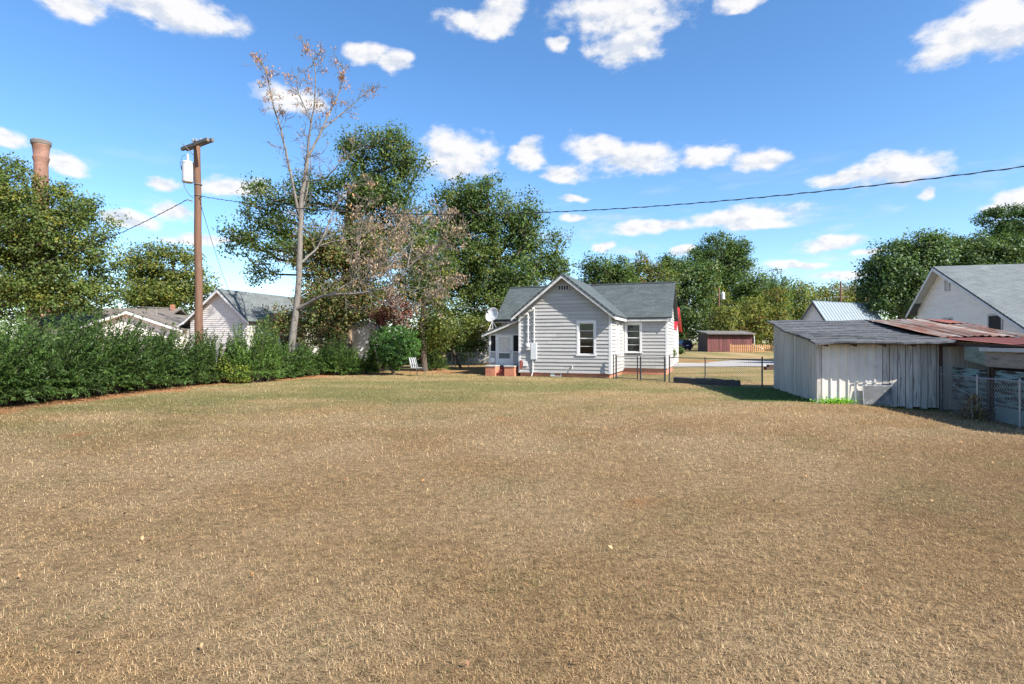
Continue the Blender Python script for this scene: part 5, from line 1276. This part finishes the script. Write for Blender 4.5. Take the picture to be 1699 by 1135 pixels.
def hedge():
    yew = [(.028,.054,.013),(.037,.067,.015),(.022,.043,.012),(.050,.082,.018)]
    fresh = [(.060,.105,.022),(.085,.130,.028),(.045,.085,.020)]
    y = 10.6; k = 0
    labs = ['feathery dark green hedge shrub standing where the hedge leaves the lawn', 'full dark hedge shrub with low sweeping sprays below the big olive tree', 'broad dark hedge shrub beneath the smokestack',
            'tallest dark hedge shrub before the low brown-roofed house', 'dark hedge shrub with sprays crossing the white gable', 'dark leaning hedge shrub left of the utility pole', 'dark hedge shrub at the foot of the utility pole',
            'dark hedge shrub between pole and leafy vine', 'dark hedge shrub just before the bare tree', 'dark hedge shrub at the foot of the bare tree', 'lower dark hedge shrub past the bare tree', 'last small hedge shrub before the round bush']
    while y < 33.0 and k < len(labs):
        hx = float(hedge_x(y)); h = 2.45 if k < 7 else (2.3 if k < 9 else 1.9-.15*(k-9))
        h *= random.uniform(.84, 1.10); rx = 1.55 if k < 8 else 1.25
        spray_shrub('hedge_shrub', labs[k], hx-rx*.98+.1, y, rx, 1.45, h, 760 if k < 8 else 520, 300+k, yew if k < 9 else yew+fresh[:1], lean=(.25, .35), group=None, leaf=.135)
        y += 1.95; k += 1
    # second, lighter row behind and fresh green volunteers
    for (px, D, h, r, lab, sd) in ((60, 23.5, 3.1, 1.9, 'light green wild shrub behind the hedge under the big olive tree', 1), (-20, 21.5, 3.0, 1.8, 'rank light green shrub behind the hedge where it leaves the view', 2), (130, 25.5, 2.7, 1.7, 'light green shrub behind the tallest hedge shrub', 3),
                               (415, 26.2, 2.65, 1.05, 'fresh green leafy shrub growing through the hedge below the vinyl gable', 4), (440, 26.8, 2.9, .7, 'upright bright green sapling standing in front of the grey shingle roof', 5), (600, 33.0, 1.25, .9, 'low light green shrub to the left of the round bush', 6), (570, 32.2, 1.5, 1.0, 'medium green shrub in front of the white garage', 7), (715, 37.5, 1.3, 1.0, 'low dark shrub behind the striped chair', 8), (628, 35.5, 2.5, .8, 'upright green shrub between the garage and the round bush', 9), (556, 34.0, 2.3, .9, 'tall green shrub crowding the garage corner and russet stems', 10)):
        x = X_of(px, D); spray_shrub('wild_shrub', lab, x, D, r, r, h, 330, 400+sd, fresh if sd not in (8, 9) else DARK+MID, leaf=.12, per=28)
    # yellow-green creeper on the hedge face
    rng = np.random.RandomState(9); D = 25.9; base = np.array(gp(455, D)); t = empty('creeper_vine', base, 0, 'yellow-green creeper spilling down the hedge face near the bare tree', 'vine')
    n = 1500; u = rng.rand(n); x = X_of(420, D)+(X_of(490, D)-X_of(420, D))*u; z = .08+.75*rng.rand(n)**1.3+.9*np.exp(-((u-.35)/.10)**2)*rng.rand(n); yy = D-.45+rng.normal(size=n)*.15
    x2 = hedge_x(D)+.1; C = np.stack((x+ (x2-X_of(455, D)), yy, z), 1)
    quads_object('foliage', leaf_quads(C, rng.uniform(.05, .11, n), rng)-base, M['leaf'], palette([(.15,.19,.03),(.11,.16,.03),(.19,.20,.035)], n, rng), t)
    m = MB()
    for k in range(8):
        a = C[rng.randint(n)]-base; b = C[rng.randint(n)]-base; m.tube([(a[0],a[1],0),(a[0],a[1],a[2]),((a[0]+b[0])/2,a[1],b[2])], .006, 3)
    m.build('stem', M['bark'], t)
    # weeds at the shed corner, dead vine at the fence flap
    rng = np.random.RandomState(12); c = sw(.45, -.22); base = np.array((c[0], c[1], sg(.45, -.22))); t = empty('weed_patch', base, 0, 'bright green weeds at the foot of the shed corner', 'weeds')
    n = 1100; C = np.stack((rng.normal(size=n)*.30, rng.normal(size=n)*.10, np.abs(rng.normal(size=n))*.07+.01), 1)
    quads_object('foliage', leaf_quads(C, rng.uniform(.03, .07, n), rng), M['leaf'], palette([(.12,.26,.03),(.16,.30,.04),(.09,.20,.03)], n, rng), t)
    m = MB()
    for k in range(14):
        q = C[k*20]; m.tube([(q[0],q[1],0),tuple(q)], .003, 3)
    m.build('stem', M['leaf'] if False else M['bark'], t)
    c = sw(2.9, -2.5); base = np.array((c[0], c[1], sg(2.9, -2.5))); t = empty('dead_vine', base, 0, 'tangle of brown dead vine on the loose mesh flap', 'vine')
    n = 900; zz = rng.rand(n)**1.6*.62; C = np.stack((rng.normal(size=n)*(.16*(1.1-zz)), rng.normal(size=n)*(.20*(1.15-zz)), zz+.01), 1)
    quads_object('foliage', leaf_quads(C, rng.uniform(.03, .075, n), rng), M['dry'], palette([(.17,.11,.06),(.10,.07,.04),(.24,.19,.06),(.08,.06,.035)], n, rng), t)
    m = MB()
    for k in range(12):
        a = C[rng.randint(n)]; m.tube([(a[0]*.4,a[1]*.4,0),(a[0]*.8,a[1],a[2]*.6),tuple(a)], .006, 3)
    m.build('stem', M['bark'], t)
hedge()

# ------------------------------------------------------------------ the bare dead tree
def dead_tree():
    rng = np.random.RandomState(44); D = 31.0; base = np.array((X_of(478, D), D, float(gz(X_of(478, D), D))))
    t = empty('bare_tree', base, 0, 'tall pale bare tree with a few brown dead leaves and a long low limb', 'tree')
    W = D/F/2*.54
    limbs = []    # each: list of (px,py,depth offset), start width px, end width px
    def L(pts, w0, w1): limbs.append((pts, w0*W, w1*W))
    L([(474,640,0),(480,600,0),(487,545,0),(493,500,0),(497,440,0),(498,385,0),(500,330,0),(507,290,0),(510,262,0)], 25, 11)
    L([(497,360,0),(489,320,-.1),(482,285,-.2),(474,250,-.3),(466,215,-.4),(458,190,-.5),(450,160,-.6),(444,130,-.6),(436,108,-.6)], 9, 2.5)
    L([(510,262,0),(522,240,.2),(534,215,.4),(546,188,.6),(558,165,.7),(566,140,.8),(572,118,.8)], 9, 2)
    L([(534,215,.4),(556,198,.9),(578,180,1.2),(598,162,1.5),(614,150,1.6)], 5, 1.8)
    L([(508,275,0),(511,240,-.3),(516,205,-.5),(522,170,-.7),(524,135,-.8),(520,100,-.8),(514,88,-.8)], 7, 2)
    L([(516,205,-.5),(506,180,-.8),(496,155,-1),(494,125,-1.1)], 4, 1.5)
    L([(498,385,0),(503,345,.4),(511,310,.8),(516,270,1.0),(514,235,1.2)], 6, 2)
    L([(496,440,0),(512,425,.5),(528,408,.9),(540,385,1.2),(548,362,1.5),(562,335,1.7),(585,312,1.9),(610,305,2.0)], 8, 2)
    L([(528,408,.9),(555,400,1.2),(590,395,1.4),(625,372,1.6)], 4, 1.6)
    L([(491,515,0),(508,505,-.2),(526,495,-.5),(546,490,-.8),(580,488,-1.1),(612,484,-1.3),(640,478,-1.5),(658,468,-1.6),(676,446,-1.7),(700,424,-1.8),(728,404,-1.8),(745,392,-1.8)], 12, 2.2)
    L([(546,490,-.8),(570,475,-.6),(594,462,-.5),(614,446,-.5),(634,420,-.4),(650,392,-.3),(664,370,-.2)], 7, 2)
    L([(594,462,-.5),(610,450,.2),(628,440,.8),(655,425,1.2),(690,395,1.5),(712,375,1.6)], 4.5, 1.6)
    L([(640,478,-1.5),(672,482,-1.8),(702,478,-2.1),(735,464,-2.3)], 5, 1.6)
    L([(612,484,-1.3),(632,500,-1.5),(660,512,-1.7),(690,508,-1.8),(720,490,-1.9)], 4, 1.5)
    L([(507,300,0),(530,300,-.5),(552,285,-.9),(570,262,-1.2),(588,250,-1.3)], 4, 1.5)
    L([(580,488,-1.1),(584,455,-1.5),(592,420,-1.9),(598,385,-2.1),(606,350,-2.2)], 4.5, 1.6)
    L([(676,446,-1.7),(682,410,-1.2),(690,380,-1.0)], 4, 1.5)
    trunk = MB(); tips = []
    def grow(p, d, L0, r, lev):
        n = 4; pts = [p]; q = p.copy(); dd = d/np.linalg.norm(d)
        for i in range(n):
            dd = dd+rng.normal(size=3)*.20+np.array((0, 0, .05)); dd /= np.linalg.norm(dd); q = q+dd*L0/n; pts.append(q.copy())
        trunk.tube([tuple(x-base) for x in pts], [max(r*(1-.72*i/n), .0095) for i in range(n+1)], 4 if lev < 2 else 3, caps=False)
        tips.append((pts[-1], dd))
        if lev < 3:
            for k in range(rng.randint(3, 6) if lev < 2 else rng.randint(2, 4)):
                j = rng.randint(1, n+1); side = rng.normal(size=3); side -= dd*side.dot(dd); side /= np.linalg.norm(side)
                grow(pts[j], dd*.8+side*.75, L0*rng.uniform(.45, .75), max(r*.55, .009), lev+1)
    for li, (pts, r0, r1) in enumerate(limbs):
        pp = [P(a, b, D+c) for a, b, c in pts]
        fine = []
        for i in range(len(pp)-1):
            for s in range(3):
                tt = s/3; p0 = pp[max(i-1, 0)]; p1 = pp[i]; p2 = pp[i+1]; p3 = pp[min(i+2, len(pp)-1)]
                fine.append(.5*((2*p1)+(-p0+p2)*tt+(2*p0-5*p1+4*p2-p3)*tt**2+(-p0+3*p1-3*p2+p3)*tt**3)+rng.normal(size=3)*.012)
        fine.append(pp[-1]); n = len(fine)
        rad = [r0+(r1-r0)*(i/(n-1))**.8 for i in range(n)]
        if li == 0: rad[0] *= 1.25; rad[1] *= 1.12
        trunk.tube([tuple(x-base) for x in fine], rad, 10 if r0 > .1 else 7)
        start = int(n*.25) if li else int(n*.55)
        low = li in (9, 10, 11, 12, 13, 15, 16)
        for i in range(start, n, 1):
            d = fine[min(i+1, n-1)]-fine[max(i-1, 0)]; d /= np.linalg.norm(d)
            side = rng.normal(size=3); side -= d*side.dot(d); side /= np.linalg.norm(side); side[2] = abs(side[2])*.7 if not low else side[2]*.8+.25
            grow(fine[i], d*.55+side*.8, rng.uniform(.5, 1.2)*(1.25 if low else .72), max(rad[i]*.38, .014), 1)
        grow(fine[-1], fine[-1]-fine[-3], .6 if low else .3, rad[-1]*.8, 1)
    trunk.build('trunk', M['deadbark'], t, smooth=True)
    # clinging dry leaves: rusty at the very top, pinkish tan on the low limb
    C = []; col = []
    for (p, d) in tips:
        px = 849.5+p[0]/p[1]*F; py = 567.5-(p[2]-CAMZ)/p[1]*F
        if py < 190: pr = .10; pal = [(.21,.10,.04),(.17,.085,.035),(.26,.14,.06)]; k = 12
        elif px > 590 and py > 330: pr = .24; pal = DRY; k = 12
        elif px > 560: pr = .07; pal = DRY+[(.28,.15,.05)]; k = 9
        else: pr = .015; pal = DRY; k = 6
        if rng.rand() < pr:
            k = rng.randint(k//2, k+4); off = rng.normal(size=(k, 3))*np.array((.12,.12,.10)); off[:, 2] -= .08
            C.append(p+off); col.append(palette(pal, k, rng))
    C = np.concatenate(C); col = np.concatenate(col); n = len(C)
    ax = rng.normal(size=(n, 3))*.5+np.array((0, 0, -1))
    quads_object('dry_leaves', leaf_quads(C, rng.uniform(.10, .19, n), rng, axis=ax, aspect=.42, up=0, fold=.1)-base, M['dry'], col, t)
dead_tree()

# ------------------------------------------------------------------ grass and fallen leaves
def grass():
    rng = np.random.RandomState(77); pts = []
    N = 1080000
    # radial density falls with distance so that the blades stay about pixel-sized
    a, b = 2.2, 34.0; u = rng.rand(N); y = (a**.12+u*(b**.12-a**.12))**(1/.12)
    x = (rng.rand(N)*2-1)*(y*.93+2.2)
    n1 = fbm(x*11, y*11, 131, 2)
    _, cl = ground_cols(x, y)
    sx = (x-9.4)*ux+(y-17.5)*uy; sy = (x-9.4)*vx+(y-17.5)*vy
    hx_ = (x-HX)*math.cos(TH)-(y-HY)*math.sin(TH); hy_ = (x-HX)*math.sin(TH)+(y-HY)*math.cos(TH)
    ok = (x > hedge_x(y)-.3) & ~((sx > -.02) & (sy > -.02)) & ~((sx > 3.25)) & ~((hy_ > -.02) & (hx_ < .05) & (hx_ > -8)) & ~((hy_ > 3.88) & (hx_ < 2.5) & (hx_ > -8)) & (rng.rand(N) > cl*.9) & (rng.rand(N) < np.clip((n1-.10)*2.0, .10, 1))
    x = x[ok]; y = y[ok]; n = len(x)
    c, _ = ground_cols(x, y)
    s = np.clip(y/9.0, .55, 3.2)
    Lb = rng.gamma(6, .0062, n).clip(.012, .07)*np.clip(s, .8, 1.4); wd = .0026*s*rng.uniform(.6, 1.5, n)
    az = rng.rand(n)*2*math.pi; tilt = 1.5*rng.rand(n)**.55
    d = np.stack((np.cos(az)*np.sin(tilt), np.sin(az)*np.sin(tilt), np.cos(tilt)), 1)
    sd = np.stack((-np.sin(az), np.cos(az), np.zeros(n)), 1)
    B = np.stack((x, y, gz(x, y)+.0), 1)
    mid = B+d*(Lb*.55)[:, None]+np.array((0, 0, .004)); tip = B+d*Lb[:, None]; tip[:, 2] -= Lb*.25*np.sin(tilt); tip[:, 2] = np.maximum(tip[:, 2], B[:, 2]+.003)
    V = np.stack((B-sd*wd[:, None], B+sd*wd[:, None], tip), 1)
    var = rng.uniform(.50, 1.42, (n, 1))*(.72+.55*fbm(x*5, y*5, 171, 2))[:, None]; c = c*var
    gn = fbm(x*1.7, y*1.7, 191, 3); gr = rng.rand(n) < np.clip((gn-.5)*.5, .012, .2); c[gr] = np.array((.12,.155,.045))*var[gr]
    br = rng.rand(n) < .16; c[br] *= np.array((.62,.52,.45))
    o = quads_object('lawn_grass', V, M['grassm'], np.clip(c, 0, .75), None, 3); tag(o, 'short dry tan and green grass of the mown lawn', 'grass', kind='stuff')
    # fallen leaves
    m = 420; y = rng.uniform(2.6, 24, m); x = (rng.rand(m)*2-1)*(y*.9+1); ok = (x > hedge_x(y)+.3) & ~(((x-9.4)*ux+(y-17.5)*uy > -.2) & ((x-9.4)*vx+(y-17.5)*vy > -1)); x = x[ok]; y = y[ok]; m = len(x)
    C = np.stack((x, y, gz(x, y)+.032), 1); Q = leaf_quads(C, rng.uniform(.022, .055, m), rng, aspect=.65, up=2.2, fold=.22)
    o = quads_object('fallen_leaves', Q, M['dry'], palette([(.17,.075,.035),(.26,.13,.05),(.30,.19,.10),(.12,.06,.035),(.20,.13,.07)], m, rng)); tag(o, 'scattered fallen brown leaves on the lawn', 'leaves', kind='stuff')
grass()
